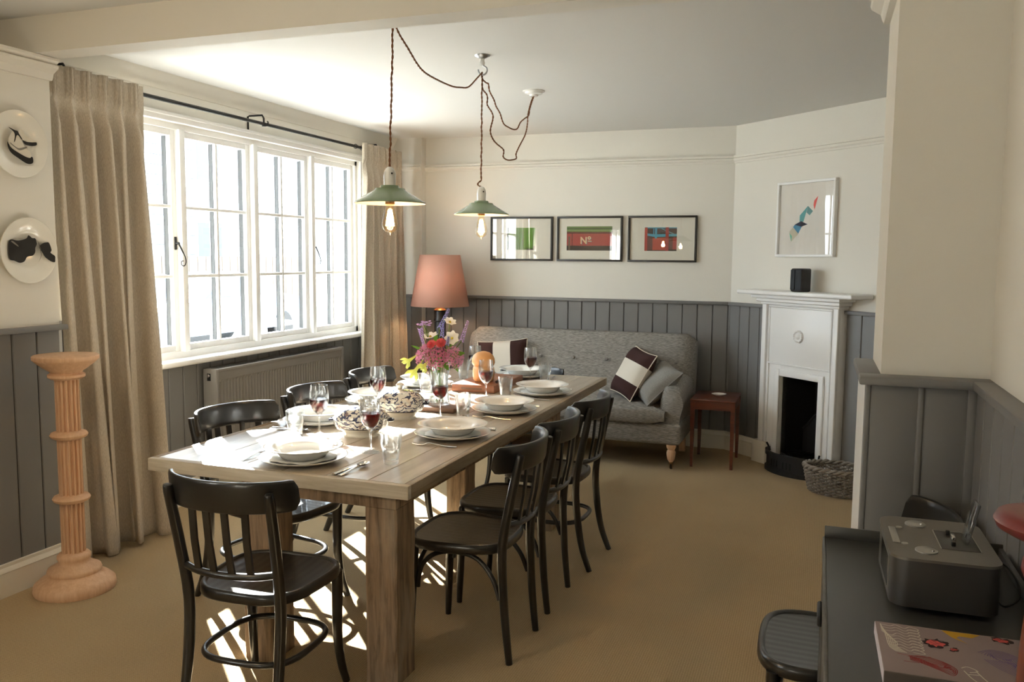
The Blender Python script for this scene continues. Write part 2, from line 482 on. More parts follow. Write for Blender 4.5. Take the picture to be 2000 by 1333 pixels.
# --- window wall with its opening
WY0, WY1, WZ0, WZ1 = 3.57, 6.38, 0.905, 2.335
ww = MB()
ww.box(-3.81, XW, 3.08, YB + 0.25, 0, WZ0); ww.box(-3.81, XW, 3.08, YB + 0.25, WZ1, ZC)
ww.box(-3.81, XW, 3.08, WY0, WZ0, WZ1); ww.box(-3.81, XW, WY1, YB + 0.25, WZ0, WZ1)
wwin = struct(obj('wall_window', ww, M['wall']))
obj('panel_backing', MB().box(XW, XW + 0.003, 3.08, YB, 0, WZ0 - 0.03), M['groove'], wwin)
yy = 3.08
while yy < 6.9:
    w_ = 0.1245
    top = WZ0 - 0.03 if (yy + w_ > WY0 - 0.06 and yy < WY1 + 0.06) else DADO
    plank(wwin, w_, 0.0, top, (XW, yy, 0), (0, 1, 0), (1, 0, 0))
    yy += w_
rail_profile('baseboard_window', (XW + 0.014, YB, 0), (XW + 0.014, 3.08, 0), SKIRT, 'skirt')
rail_profile('trim_3', (XW, YB, 2.51), (XW, 3.08, 2.51), [(0, 0), (0.008, 0), (0.05, 0.075), (0.055, 0.09), (0, 0.09)], 'wall')

# --- the window: outer frame, four casements of six panes
win = sempty('window_1', (0, 0, 0))
fr = MB()
xi, xo = -3.705, -3.780
fr.box(xo, xi, WY0, WY1, WZ1 - 0.035, WZ1); fr.box(xo, xi, WY0, WY1, WZ0, WZ0 + 0.045)
fr.box(xo, xi, WY0, WY0 + 0.03, WZ0, WZ1); fr.box(xo, xi, WY1 - 0.03, WY1, WZ0, WZ1)
obj('frame', fr, M['white'], win)
arch = MB()
for (a0, a1, b0, b1) in ((WY0 - 0.05, WY1 + 0.05, WZ1, WZ1 + 0.045), (WY0 - 0.05, WY0, WZ0, WZ1), (WY1, WY1 + 0.05, WZ0, WZ1)):
    arch.rbox(XW - 0.005, XW + 0.016, a0, a1, b0, b1, 0.005); 
arch.rbox(XW - 0.005, XW + 0.028, WY0 - 0.06, WY1 + 0.06, WZ1 + 0.030, WZ1 + 0.052, 0.006)
obj('architrave', arch, M['white'], win, 40)
obj('window_sill', MB().rbox(-3.80, XW + 0.085, WY0 - 0.07, WY1 + 0.07, WZ0 - 0.032, WZ0 + 0.004, 0.012, 3), M['white'], win, 40)
edges = [WY0 + 0.005, 4.275, 4.995, 5.70, WY1 - 0.005]
for yb_ in edges[1:-1]:
    mu = MB(); mu.rbox(xo, xi + 0.018, yb_ - 0.024, yb_ + 0.024, WZ0 + 0.04, WZ1 - 0.03, 0.006)
    obj('mullion', mu, M['white'], win, 40)
for ci in range(4):
    y0, y1 = edges[ci] + 0.023, edges[ci + 1] - 0.023
    z0, z1 = WZ0 + 0.043, WZ1 - 0.033
    cf = MB(); st = 0.040
    x0c, x1c = -3.770, -3.726
    cf.rbox(x0c, x1c, y0, y0 + st, z0, z1, 0.004); cf.rbox(x0c, x1c, y1 - st, y1, z0, z1, 0.004)
    cf.rbox(x0c, x1c, y0 + st, y1 - st, z0, z0 + st, 0.004); cf.rbox(x0c, x1c, y0 + st, y1 - st, z1 - st, z1, 0.004)
    cas = obj('casement', cf, M['white'], win, 40)
    gy0, gy1, gz0, gz1 = y0 + st, y1 - st, z0 + st, z1 - st
    bars = MB(); out = MB(); bw = 0.0105
    ym = (gy0 + gy1) / 2
    zs = [gz0 + (gz1 - gz0) * q / 3 for q in (1, 2)]
    v1 = MB().rbox(-3.752, -3.728, ym - bw, ym + bw, gz0, gz1, 0.004)
    obj('glazing_bar', v1, M['white'], cas, 40)
    for zb in zs:
        obj('glazing_bar', MB().rbox(-3.751, -3.729, gy0, gy1, zb - bw, zb + bw, 0.004), M['white'], cas, 40)
    # dark outside half of the bars, behind the glass
    out.box(-3.785, -3.757, ym - bw * 0.8, ym + bw * 0.8, gz0, gz1)
    obj('outer_bar', MB().box(-3.788, -3.757, gy1 - 0.003, gy1 + 0.004, gz0, gz1), M['outer'], cas)
    obj('outer_bar', out, M['outer'], cas)
    for zb in zs:
        obj('outer_bar', MB().box(-3.775, -3.757, gy0, gy1, zb - bw * 0.7, zb + bw * 0.7), M['white'], cas)
    for a, b_ in ((gy0, ym), (ym, gy1)):
        zz = [gz0] + zs + [gz1]
        for q in range(3):
            obj('pane', MB().box(-3.7565, -3.7525, a, b_, zz[q], zz[q + 1]), M['pane'], cas)
    # curled iron latch on the first, third and last casements' stiles
    if ci in (0, 3):
        yh = y1 - 0.02 if ci == 0 else y0 + 0.02
        hb = MB(); hb.rbox(-3.727, -3.718, yh - 0.008, yh + 0.008, 1.575, 1.655, 0.003)
        s_ = 1
        p = [(-3.700, yh, 1.615), (-3.690, yh + 0.012 * s_, 1.58), (-3.688, yh + 0.04 * s_, 1.53), (-3.688, yh + 0.045 * s_, 1.50), (-3.688, yh + 0.03 * s_, 1.478), (-3.688, yh + 0.008 * s_, 1.485), (-3.688, yh + 0.008 * s_, 1.505), (-3.688, yh + 0.024 * s_, 1.508)]
        pp = smooth_path(p, 5)
        hb.tube(pp, lerp_list([0.0055, 0.005, 0.004, 0.004, 0.0035, 0.003, 0.003, 0.0025], len(pp)), 8)
        hb.tube([(-3.715, yh, 1.615), (-3.695, yh, 1.615)], 0.007, 8)
        obj('latch', hb, M['iron'], cas, 50)

# --- back wall, with the boxed pier in its left corner
wb = struct(obj('wall_back', MB().box(-3.95, XE + 0.2, YB, YB + 0.25, 0, ZC), M['wall']))
obj('corner_boxing', MB().box(XW, -3.385, YB - 0.09, YB, 0, ZC), M['wall'], wb)
plank(wb, 0.030, 0.0, DADO, (-0.690, YB, 0), (1, 0, 0), (0, -1, 0))
obj('panel_backing', MB().box(-3.38, -0.67, YB - 0.003, YB, 0, DADO), M['groove'], wb)
xx = -0.690
while xx > -3.38:
    plank(wb, 0.1220, 0.0, DADO, (xx - 0.122, YB, 0), (1, 0, 0), (0, -1, 0)); xx -= 0.122
for k in range(3):
    plank(wb, 0.0985, 0.0, DADO, (XW + 0.0985 * k, YB - 0.09, 0), (1, 0, 0), (0, -1, 0))
ledge('trim_4', -3.385, -0.66, YB - 0.042, YB, DADO + 0.005)
ledge('trim_5', XW, -3.37, YB - 0.128, YB - 0.088, DADO + 0.005)
rail_profile('trim_6', (-0.66, YB, 2.305), (-3.385, YB, 2.305), PICT, 'wall')
rail_profile('trim_7', (-3.385, YB - 0.09, 2.305), (XW, YB - 0.09, 2.305), PICT, 'wall')
rail_profile('baseboard_back', (-0.655, YB - 0.014, 0), (-3.6, YB - 0.014, 0), SKIRT, 'skirt')

# --- diagonal wall with the fireplace (local x runs along the wall, -y into the room)
DA = math.radians(-42.7)
DT = Vector((cos(DA), sin(DA), 0)); DN = Vector((sin(DA), -cos(DA), 0))
DP = Vector((-0.674, YB, 0))
wd = sempty('wall_fireplace', DP, DA)
FS0, FS1 = 0.455, 1.175                     # chimney piece along the wall
wm = MB()
wm.box(-0.02, 0.64, 0, 0.2, 0, ZC); wm.box(1.02, 3.5, 0, 0.2, 0, ZC); wm.box(0.64, 1.02, 0, 0.2, 0.70, ZC)
obj('plaster', wm, M['wall'], wd)
for (a, b_) in ((0.012, FS0), (FS1, 2.2)):
    obj('panel_backing', MB().box(a - 0.012, b_, -0.003, 0, 0, DADO), M['groove'], wd)
    n_ = max(1, round((b_ - a) / 0.122)); w_ = (b_ - a) / n_
    for k in range(n_):
        plank(wd, w_, 0.0, DADO, (a + w_ * k, 0, 0), (1, 0, 0), (0, -1, 0))
    rail_profile('skirting', (b_, -0.014, 0), (a, -0.014, 0), SKIRT, 'skirt', wd)
    ledge('ledge', a - 0.01, b_, -0.042, 0, DADO + 0.005, wd)
rail_profile('picture_rail', (2.2, 0, 2.305), (-0.01, 0, 2.305), PICT, 'wall', wd)

# --- beam and pillar dividing the two rooms
struct(obj('wall_beam', MB().box(-4.3, XR + 0.2, 2.955, 3.085, 2.442, ZC), M['wall']))
pil = struct(obj('wall_pillar', MB().box(0.185, XE + 0.2, 2.805, 3.22, 0, ZC), M['wall']))
pn = MB()
pf = 2.757
obj('panel', MB().rbox(0.155, 0.292, pf, 2.805, 0, DADO - 0.02, 0.004), M['grey'], pil, 40)
obj('panel', MB().rbox(0.298, 0.430, pf, 2.805, 0, DADO - 0.02, 0.004), M['grey'], pil, 40)
obj('cover_strip', MB().rbox(0.286, 0.304, pf - 0.006, 2.79, 0, DADO - 0.02, 0.005, 3), M['grey'], pil, 40)
obj('corner_strip', MB().rbox(0.142, 0.157, pf - 0.004, 2.805, 0, DADO - 0.02, 0.004), M['grey'], pil, 40)
obj('corner_strip', MB().rbox(0.418, 0.444, pf - 0.006, 2.79, 0, DADO - 0.02, 0.004), M['grey'], pil, 40)
fl = MB()
for k in range(5):
    fl.rbox(0.140, 0.158, 2.80 + 0.085 * k, 2.80 + 0.085 * (k + 1), 0, DADO - 0.02, 0.008, 2)
fl.box(0.150, 0.186, 2.80, 3.225, 0, DADO - 0.02)
obj('reeded_side', fl, M['white'], pil, 40)
ledge('trim_8', 0.122, 0.50, 2.722, 2.812, DADO + 0.005)
ledge('trim_9', 0.122, 0.192, 2.812, 3.235, DADO + 0.005)
rail_profile('trim_10', (0.185, 2.805, 2.345), (0.185, 3.22, 2.345), CORN, 'wall')

# --- right wall beside the camera
wr = struct(obj('wall_right', MB().box(XR, XR + 0.3, -2.7, 2.82, 0, ZC), M['wall']))
obj('packing', MB().box(0.455, XR, -2.7, 2.80, 0, DADO - 0.02), M['groove'], wr)
yy = 2.755
while yy > 0.2:
    plank(wr, 0.128, 0.0, DADO - 0.02, (0.455, yy - 0.128, 0), (0, 1, 0), (-1, 0, 0)); yy -= 0.128
ledge('trim_11', 0.424, 0.50, -2.7, 2.735, DADO + 0.005)
# --- the far side of the dining room past the pillar, and the wall behind the camera
struct(obj('wall_side', MB().box(XE, XE + 0.2, 2.8, YB + 0.2, 0, ZC), M['wall']))
bw_ = MB()
bw_.box(-4.4, XR + 0.3, -2.9, -2.7, 0, ZC + 0.12)
struct(obj('wall_behind', bw_, M['wall']))

# ================================================================== FIREPLACE (on the diagonal wall)
def on_diag(s_, off, z_):
    p = DP + DT * s_ + DN * off
    return (p.x, p.y, z_)
fp = thing('fireplace', 'white painted mantelpiece with tall panel and round boss on the diagonal wall', 'fireplace', DP, DA)
D0 = -0.075
OP0, OP1, OPZ = 0.645, 1.015, 0.690
sur = MB()
sur.rbox(FS0, OP0, D0, 0, 0, 1.26, 0.004); sur.rbox(OP1, FS1, D0, 0, 0, 1.26, 0.004); sur.rbox(OP0 - 0.002, OP1 + 0.002, D0, 0, OPZ, 1.26, 0.004)
obj('surround', sur, M['white'], fp, 40)
for a, b_ in ((FS0, FS0 + 0.045), (FS1 - 0.045, FS1)):
    obj('pilaster', MB().rbox(a, b_, D0 - 0.022, D0 + 0.005, 0.0, 1.22, 0.006, 3), M['white'], fp, 40)
    obj('inner_strip', MB().rbox(a + (0.06 if a == FS0 else -0.03), b_ + (0.03 if a == FS0 else -0.06), D0 - 0.012, D0 + 0.005, 0.15, 0.80, 0.004, 2), M['white'], fp, 40)
obj('plinth', MB().rbox(FS0 - 0.055, FS0 + 0.085, D0 - 0.026, 0, 0, 0.17, 0.004), M['skirt'], fp, 40)
obj('plinth', MB().rbox(FS1 - 0.075, FS1 + 0.012, D0 - 0.026, 0, 0, 0.10, 0.004), M['white'], fp, 40)
pnl = MB()
px0, px1, pz0, pz1 = 0.530, 1.100, 0.785, 1.195
pnl.rbox(px0, px1, D0 - 0.008, D0 + 0.002, pz0, pz1, 0.003)
for (a, b_, c, d) in ((px0 - 0.014, px1 + 0.014, pz1, pz1 + 0.014), (px0 - 0.014, px1 + 0.014, pz0 - 0.012, pz0), (px0 - 0.014, px0, pz0, pz1), (px1, px1 + 0.014, pz0, pz1)):
    pnl.rbox(a, b_, D0 - 0.014, D0 + 0.002, c, d, 0.005, 3)
pan = obj('overmantel_panel', pnl, M['white'], fp, 40)
rt = Matrix.Translation((0.815, D0 - 0.008, 0.995)) @ Matrix.Rotation(PI / 2, 4, 'X')
bo = MB().lathe([(0.0001, 0.022), (0.014, 0.019), (0.020, 0.010), (0.024, 0.006), (0.030, 0.006), (0.034, 0.011), (0.042, 0.011), (0.046, 0.004), (0.048, 0.0)][::-1], 32, m=rt)
for k in range(16):
    a = 2 * PI * k / 16
    bo.sphere((0.038 * cos(a), 0.038 * sin(a), 0.010), 0.006, n=8, m=rt)
obj('boss', bo, M['white'], pan, 50)
arch_ = MB()
for (a, b_, c, d) in ((OP0 - 0.05, OP0, 0.0, OPZ + 0.05), (OP1, OP1 + 0.05, 0.0, OPZ + 0.05), (OP0, OP1, OPZ, OPZ + 0.05)):
    arch_.rbox(a, b_, D0 - 0.016, D0 + 0.002, c, d, 0.007, 3)
obj('opening_frame', arch_, M['white'], fp, 40)
cn = MB()
for z0, z1, o_, e_ in ((1.215, 1.235, 0.03, 0.012), (1.235, 1.262, 0.055, 0.035), (1.262, 1.290, 0.085, 0.06)):
    cn.rbox(FS0 - e_, FS1 + e_, D0 - o_, 0, z0, z1, 0.008, 3)
obj('cornice', cn, M['white'], fp, 40)
obj('mantel_shelf', MB().rbox(0.300, 1.380, -0.215, 0.0, 1.290, 1.322, 0.010, 3), M['white'], fp, 40)
# iron hearth
ins = MB()
ins.box(OP0 - 0.01, OP0, D0 + 0.03, 0.30, 0, OPZ + 0.01); ins.box(OP1, OP1 + 0.01, D0 + 0.03, 0.30, 0, OPZ + 0.01)
ins.box(OP0 - 0.01, OP1 + 0.01, 0.29, 0.30, 0, OPZ + 0.01); ins.box(OP0, OP1, D0 + 0.03, 0.30, OPZ, OPZ + 0.01)
ins.box(OP0, OP1, D0 - 0.01, 0.29, 0.001, 0.012)
obj('firebox', ins, M['soot'], fp)
gr = thing('fire_grate', 'black cast iron grate with arched back plate and bowed front inside the fireplace', 'grate', DP, DA)
bk = MB()
pts = []
for k in range(13):
    t = k / 12; x_ = OP0 + 0.03 + (OP1 - OP0 - 0.06) * t
    pts.append((x_, 0.30 + 0.13 * (0.5 - 0.5 * cos(2 * PI * min(1, max(0, t)))) ** 0.7))
poly = [(OP0 + 0.03, 0.013)] + pts + [(OP1 - 0.03, 0.013)]
vs = [(x_, 0.15, z_) for x_, z_ in poly] + [(x_, 0.17, z_) for x_, z_ in poly]
n_ = len(poly)
bk.add(vs, [tuple(range(n_)), tuple(reversed(range(n_, 2 * n_)))] + [(i, n_ + i, n_ + (i + 1) % n_, (i + 1) % n_) for i in range(n_)])
obj('back_plate', bk, M['castiron'], gr, 40)
obj('arched_rim', MB().tube([(x_, 0.147, z_ - 0.02) for x_, z_ in pts], 0.009, 8), M['castiron'], gr, 40)
fe = MB()
def bow(t):   # quarter-round apron that bows into the room
    a = PI * t
    return (0.83 - 0.235 * cos(a), D0 - 0.022 - 0.135 * sin(a))
for z0, z1, ro in ((0.0, 0.03, 0.012), (0.03, 0.115, 0.0), (0.115, 0.15, 0.010)):
    rows = []
    for zz, dr in ((z0, ro), (z1, ro), (z1, ro - 0.012), (z0, ro - 0.012)):
        row = []
        for k in range(25):
            x_, y_ = bow(k / 24); d_ = Vector((x_ - 0.83, y_ - D0, 0)).normalized()
            row.append((x_ + d_.x * dr, y_ + d_.y * dr, zz))
        rows.append(row)
    rows.append(rows[0])
    fe.grid(rows)
ap = obj('bowed_front', fe, M['castiron'], gr, 40)
for k in (9, 10, 11, 13, 14, 15):
    sl = MB()
    x_, y_ = bow(k / 24)
    a_ = math.atan2(y_ - D0, x_ - 0.83)
    sl.box(-0.003, 0.003, -0.0045, 0.0045, 0.05, 0.10, Matrix.Translation((x_, y_, 0)) @ Matrix.Rotation(a_, 4, 'Z'))
    obj('vent_slot', sl, M['soot'], ap)
for s_ in (0, 1):
    hk = MB()
    x_, y_ = bow(s_)
    q = -1 if s_ == 0 else 1
    hk.tube(smooth_path([(x_, y_, 0.12), (x_ + q * 0.008, y_ - 0.012, 0.155), (x_ + q * 0.02, y_ - 0.02, 0.18)], 4), 0.007, 8)
    obj('horn', hk, M['castiron'], gr, 40)
for k in range(7):
    x_ = OP0 + 0.07 + k * 0.04
    obj('bar', MB().tube([(x_, -0.12, 0.11), (x_, 0.14, 0.11)], 0.007, 6), M['castiron'], gr, 40)
bars = MB().tube(smooth_path([(OP0 + 0.04, 0.13, 0.11), (OP0 + 0.04, -0.06, 0.12), (0.83, -0.15, 0.125), (OP1 - 0.04, -0.06, 0.12), (OP1 - 0.04, 0.13, 0.11)], 6), 0.009, 8)
obj('front_hoop', bars, M['castiron'], gr, 40)

# speaker on the shelf
sp = thing('speaker', 'small black cabinet speaker standing on the white mantel shelf', 'speaker', on_diag(0.855, 0.125, 1.3225), DA + 0.06)
obj('cabinet', MB().rbox(-0.052, 0.052, -0.05, 0.05, 0, 0.165, 0.012, 3), M['black'], sp, 40)
M['grille'] = plain('slate_speaker_cloth', lin(46, 52, 58), 0.85, bump=0.5, bscale=700)
obj('grille', MB().rbox(-0.047, -0.010, -0.056, -0.049, 0.014, 0.155, 0.003), M['grille'], sp, 40)
obj('grille', MB().rbox(-0.004, 0.047, -0.056, -0.049, 0.014, 0.155, 0.003), M['grille'], sp, 40)

# ================================================================== PICTURES
M['frame'] = plain('black_frame_wood', (0.014, 0.012, 0.010, 1), 0.45)
M['mount'] = plain('cream_mount_card', (0.70, 0.68, 0.60, 1), 0.9)
M['picglass'] = clear('picture_glass', (1, 1, 1, 1), 1.5, gain=1.6)
ink = {}
def inkm(r, g, b):
    k_ = (r, g, b)
    if k_ not in ink: ink[k_] = plain('print_ink_%d_%d_%d' % k_, lin(r, g, b), 0.8)
    return ink[k_]
def flat(mb, pts, y_):
    mb.add([(x, y_, z) for x, z in pts], [tuple(range(len(pts)))])
    return mb
def frame_thing(label, x0, x1, z0, z1, name='framed_print', root_loc=None, rz=0, fw=0.016, fd=0.030, fm='frame', mount='mount'):
    cx, cz = (x0 + x1) / 2, (z0 + z1) / 2
    t = thing(name, label, 'picture', root_loc or (cx, YB - 0.0005, cz), rz)
    hw, hh = (x1 - x0) / 2, (z1 - z0) / 2
    f = MB()
    f.rbox(-hw, hw, -fd, 0, hh - fw, hh, 0.002); f.rbox(-hw, hw, -fd, 0, -hh, -hh + fw, 0.002)
    f.rbox(-hw, -hw + fw, -fd, 0, -hh + fw, hh - fw, 0.002); f.rbox(hw - fw, hw, -fd, 0, -hh + fw, hh - fw, 0.002)
    obj('frame', f, M[fm], t, 40)
    mo = obj('mount', MB().box(-hw + fw, hw - fw, -0.012, -0.004, -hh + fw, hh - fw), M[mount], t)
    obj('glass', MB().box(-hw + fw, hw - fw, -0.020, -0.018, -hh + fw, hh - fw), M['picglass'], t)
    return t, hw, hh
FR = ((-2.747, -2.178), (-2.137, -1.569), (-1.521, -0.956))
Z0, Z1 = 1.519, 1.898
# one: green door panels
t, hw, hh = frame_thing('black framed print of a green wall, hung beside the pendant lamp', *FR[0], Z0, Z1)
cx = 0.01
def pr(t, rects, layer=0):
    for j, (rgb, pts) in enumerate(rects):
        obj('printed_patch', flat(MB(), pts, -0.0125 - 0.0002 * (j + layer)), inkm(*rgb), t)
def R_(x0, x1, z0, z1): return [(x0, z0), (x1, z0), (x1, z1), (x0, z1)]
pr(t, [((74, 122, 44), R_(-0.135, 0.125, -0.095, 0.095)), ((44, 84, 60), R_(-0.135, -0.12, -0.095, 0.095)), ((52, 92, 34), R_(-0.06, -0.052, -0.095, 0.095)), ((52, 92, 34), R_(0.01, 0.018, -0.095, 0.095)),
       ((96, 146, 52), R_(0.02, 0.10, -0.075, 0.095)), ((30, 32, 28), R_(0.05, 0.125, -0.095, -0.086)), ((30, 32, 28), R_(0.108, 0.125, -0.095, -0.06))])
# two: red board with N o
t, hw, hh = frame_thing('black framed print of a red painted board lettered No', *FR[1], Z0, Z1)
pr(t, [((160, 62, 58), R_(-0.20, 0.195, -0.098, 0.105)), ((86, 120, 60), R_(-0.20, 0.195, 0.058, 0.105)), ((44, 60, 40), R_(-0.20, 0.195, 0.083, 0.089)), ((150, 170, 120), R_(-0.20, 0.195, 0.070, 0.074)),
       ((70, 24, 24), R_(-0.20, 0.195, 0.045, 0.056)), ((38, 34, 34), R_(-0.20, 0.195, -0.098, -0.058)), ((96, 84, 70), R_(-0.185, -0.17, -0.098, 0.02)), ((60, 30, 30), R_(-0.155, -0.15, -0.058, 0.045))])
def lett(t, body, parent_y, loc, size):
    cu = bpy.data.curves.new('letter', 'FONT'); cu.body = body; cu.size = size; cu.extrude = 0.0002; cu.offset = 0.0022
    tmp = bpy.data.objects.new('letter', cu); COL.objects.link(tmp)
    dg = bpy.context.evaluated_depsgraph_get()
    me = bpy.data.meshes.new_from_object(tmp.evaluated_get(dg))
    bpy.data.objects.remove(tmp)
    o = bpy.data.objects.new('letter', me); COL.objects.link(o); o.parent = t
    o.location = (loc[0], parent_y, loc[1]); o.rotation_euler = (PI / 2, 0, 0)
    return o
for dx, dz, rgb, yy_ in ((0.004, -0.004, (70, 120, 140), -0.0145), (0, 0, (214, 186, 150), -0.0150)):
    for ch, lx, lz, sz in (('N', -0.082, -0.040, 0.080), ('o', -0.016, -0.004, 0.052)):
        o = lett(t, ch, yy_, (lx + dx, lz + dz), sz); o.data.materials.clear(); o.data.materials.append(inkm(*rgb))
    obj('letter_bar', flat(MB(), R_(-0.014 + dx, 0.018 + dx, -0.022 + dz, -0.016 + dz), yy_), inkm(*rgb), t)
# three: red walls with blue beams
t, hw, hh = frame_thing('black framed print of red walls under light blue beams', *FR[2], Z0, Z1)
pr(t, [((60, 42, 38), R_(-0.145, 0.120, -0.098, 0.095)), ((168, 66, 56), R_(-0.145, -0.122, -0.098, 0.092)), ((176, 74, 60), R_(-0.078, 0.03, -0.092, 0.012)),
       ((104, 66, 60), R_(-0.122, -0.078, -0.09, 0.01)), ((160, 58, 56), R_(0.088, 0.120, -0.085, 0.012)), ((100, 58, 54), R_(0.054, 0.088, -0.085, 0.012)),
       ((84, 158, 184), R_(-0.122, 0.120, 0.086, 0.095)), ((84, 158, 184), [(-0.122, 0.028), (-0.06, 0.016), (0.12, 0.022), (0.12, 0.042), (-0.06, 0.038), (-0.122, 0.046)]),
       ((84, 158, 184), R_(-0.060, -0.042, 0.004, 0.095)), ((84, 158, 184), R_(-0.074, -0.066, 0.04, 0.085)), ((110, 176, 190), [(-0.01, 0.084), (0.0, 0.084), (0.10, 0.042), (0.088, 0.042)]),
       ((164, 62, 58), R_(0.028, 0.054, -0.098, 0.095)), ((40, 34, 30), R_(0.054, 0.120, -0.098, -0.086))])
# white framed origami print over the mantel
M['paper'] = plain('white_art_paper', (0.78, 0.76, 0.71, 1), 0.9)
t, hw, hh = frame_thing('white framed print of folded coloured triangles above the mantelpiece', 0, 0.545, 0, 0.545, 'framed_print', on_diag(0.772, 0.0, 1.842), DA, 0.018, 0.034, 'white', 'paper')
def uv(x, y): return ((x - 465) / 294 * 0.545, -(y - 651) / 400 * 0.545)
for j, (rgb, pts) in enumerate([((228, 92, 92), [(502, 558), (521, 535), (505, 606), (499, 580)]), ((120, 170, 172), [(472, 584), (498, 612), (482, 634), (466, 618)]), ((88, 166, 172), [(472, 584), (432, 632), (432, 664), (452, 666)]),
                    ((26, 46, 78), [(407, 680), (440, 662), (474, 680), (441, 692)]), ((66, 140, 180), [(400, 692), (408, 680), (444, 692), (428, 728)]), ((202, 196, 178), [(400, 694), (428, 730), (393, 770), (381, 716)]), ((110, 190, 164), [(381, 722), (396, 740), (393, 770)])]):
    obj('printed_triangle', flat(MB(), [uv(*p) for p in pts][::-1], -0.0125 - 0.0002 * j), inkm(*rgb), t)

# ================================================================== WALL PLATES with shoe prints
pprof = [(0.0001, 0.006), (0.075, 0.006), (0.088, 0.010), (0.098, 0.016), (0.148, 0.024), (0.150, 0.026), (0.148, 0.028), (0.098, 0.020), (0.088, 0.014), (0.075, 0.010), (0.0001, 0.010)]
M['plate_paint'] = plain('cream_bone_china', (0.74, 0.72, 0.65, 1), 0.14, coat=0.5)
ROT = Matrix.Rotation(PI / 2, 4, 'Y')
def wall_plate(label, y_, z_, shapes):
    t = thing('wall_plate', label, 'plate', (XL + 0.0005, y_, z_), 0)
    obj('plate', MB().lathe(pprof, 48, m=ROT), M['plate_paint'], t, 50)
    for j, (nm, rgb, pts) in enumerate(shapes):
        P_ = [(0.0, a, b) for a, b in pts]
        sm = smooth_path(P_, 4, True)
        o = obj(nm, MB().add([(0.0, p.y, p.z) for p in sm], [tuple(range(len(sm)))]), inkm(*rgb), t)
        o.location = (0.0292 + 0.0003 * j, 0, 0)
    return t
K = (26, 24, 22); KW = (206, 200, 186); KG = (120, 116, 108)
def pxp(cx_, cy_, pts): return [((x - cx_) / 500 * 0.150 * 1.0, -(y - cy_) / 565 * 0.150) for x, y in pts]
wall_plate('cream wall plate printed with a pair of white lace-up platform shoes', 2.885, 2.033, [
    ('printed_sole', K, pxp(215, 680, [(5, 670), (60, 760), (180, 830), (330, 890), (400, 870), (425, 890), (425, 960), (380, 995), (300, 990), (170, 920), (60, 850), (10, 760)])),
    ('printed_upper', KW, pxp(215, 680, [(20, 640), (90, 500), (150, 500), (230, 600), (280, 700), (380, 800), (390, 880), (330, 890), (180, 825), (60, 750)])),
    ('printed_sole', K, pxp(215, 680, [(255, 610), (330, 630), (430, 625), (495, 615), (500, 660), (440, 685), (360, 690), (290, 675)])),
    ('printed_upper', KW, pxp(215, 680, [(190, 530), (220, 440), (260, 440), (310, 520), (420, 570), (490, 612), (430, 622), (330, 627), (250, 605)])),
    ('printed_lace', K, pxp(215, 680, [(30, 432), (130, 465), (180, 475), (205, 520), (255, 600), (240, 600), (170, 540), (130, 640), (110, 665), (130, 560), (110, 495)])),
    ('printed_stitch', KG, pxp(215, 680, [(50, 680), (120, 730), (190, 755), (310, 715), (320, 735), (200, 790), (120, 750), (50, 700)])),
])
wall_plate('cream wall plate printed with two black slouched ankle boots', 2.912, 1.560, [
    ('printed_boot', K, pxp(360, 655, [(0, 540), (40, 475), (160, 490), (300, 450), (340, 395), (400, 440), (460, 450), (480, 540), (450, 610), (445, 680), (400, 740), (300, 765), (250, 840), (170, 865), (80, 830), (0, 790)])),
    ('printed_boot', K, pxp(360, 655, [(515, 590), (580, 530), (650, 510), (700, 520), (740, 640), (720, 690), (795, 745), (800, 800), (790, 855), (720, 840), (620, 770), (570, 690), (545, 650)])),
    ('printed_shine', KG, pxp(360, 655, [(40, 510), (70, 500), (150, 570), (150, 590)])),
    ('printed_lace', KG, pxp(360, 655, [(470, 460), (520, 545), (550, 690), (545, 760), (490, 855), (535, 760), (538, 690), (510, 550)])),
])

# ================================================================== RADIATOR
rd = thing('radiator', 'grey panel radiator with fluted front under the window', 'radiator', (-3.60, 4.36, 0))
RX0, RX1, RL, RZ0, RZ1 = -0.052, 0.052, 1.53, 0.16, 0.828
b_ = MB().rbox(RX0, -0.02, 0.02, RL - 0.02, RZ0, RZ1 - 0.02, 0.006)
obj('back_panel', b_, M['rad'], rd, 40)
rows = []
nfl = 46
prof = []
for k in range(nfl):
    y0 = 0.03 + (RL - 0.06) * k / nfl; w = (RL - 0.06) / nfl
    prof += [(y0, 0.0), (y0 + w * 0.16, -0.008), (y0 + w * 0.84, -0.008), (y0 + w, 0.0)]
for z_, amp in ((RZ0 + 0.01, 0), (RZ0 + 0.03, 0), (RZ0 + 0.045, 1), (RZ1 - 0.085, 1), (RZ1 - 0.07, 0), (RZ1 - 0.02, 0)):
    rows.append([(RX1 - 0.004 - (0.0 if amp == 0 else -d * 1.0) , y, z_) for y, d in prof])
obj('fluted_panel', MB().grid(rows), M['rad'], rd)
fb = MB().box(RX1 - 0.02, RX1 - 0.013, 0.02, RL - 0.02, RZ0 + 0.005, RZ1 - 0.02)
obj('front_core', fb, M['rad'], rd)
for y0, y1 in ((0.0, 0.028), (RL - 0.028, RL)):
    obj('end_panel', MB().rbox(RX0, RX1, y0, y1, RZ0, RZ1, 0.006, 2), M['rad'], rd, 40)
tg = obj('top_grille', MB().rbox(RX0, RX1, 0.026, RL - 0.026, RZ1 - 0.022, RZ1, 0.006, 2), M['rad'], rd, 40)
gs = MB()
for k in range(60):
    y0 = 0.05 + k * 0.0241
    gs.box(RX0 + 0.02, RX1 - 0.02, y0, y0 + 0.012, RZ1 - 0.001, RZ1 + 0.0006)
o = obj('grille_slot', gs, M['outer'], tg)
vv = MB().rbox(-0.020, 0.008, -0.001, 0.002, RZ1 - 0.075, RZ1 - 0.028, 0.001)
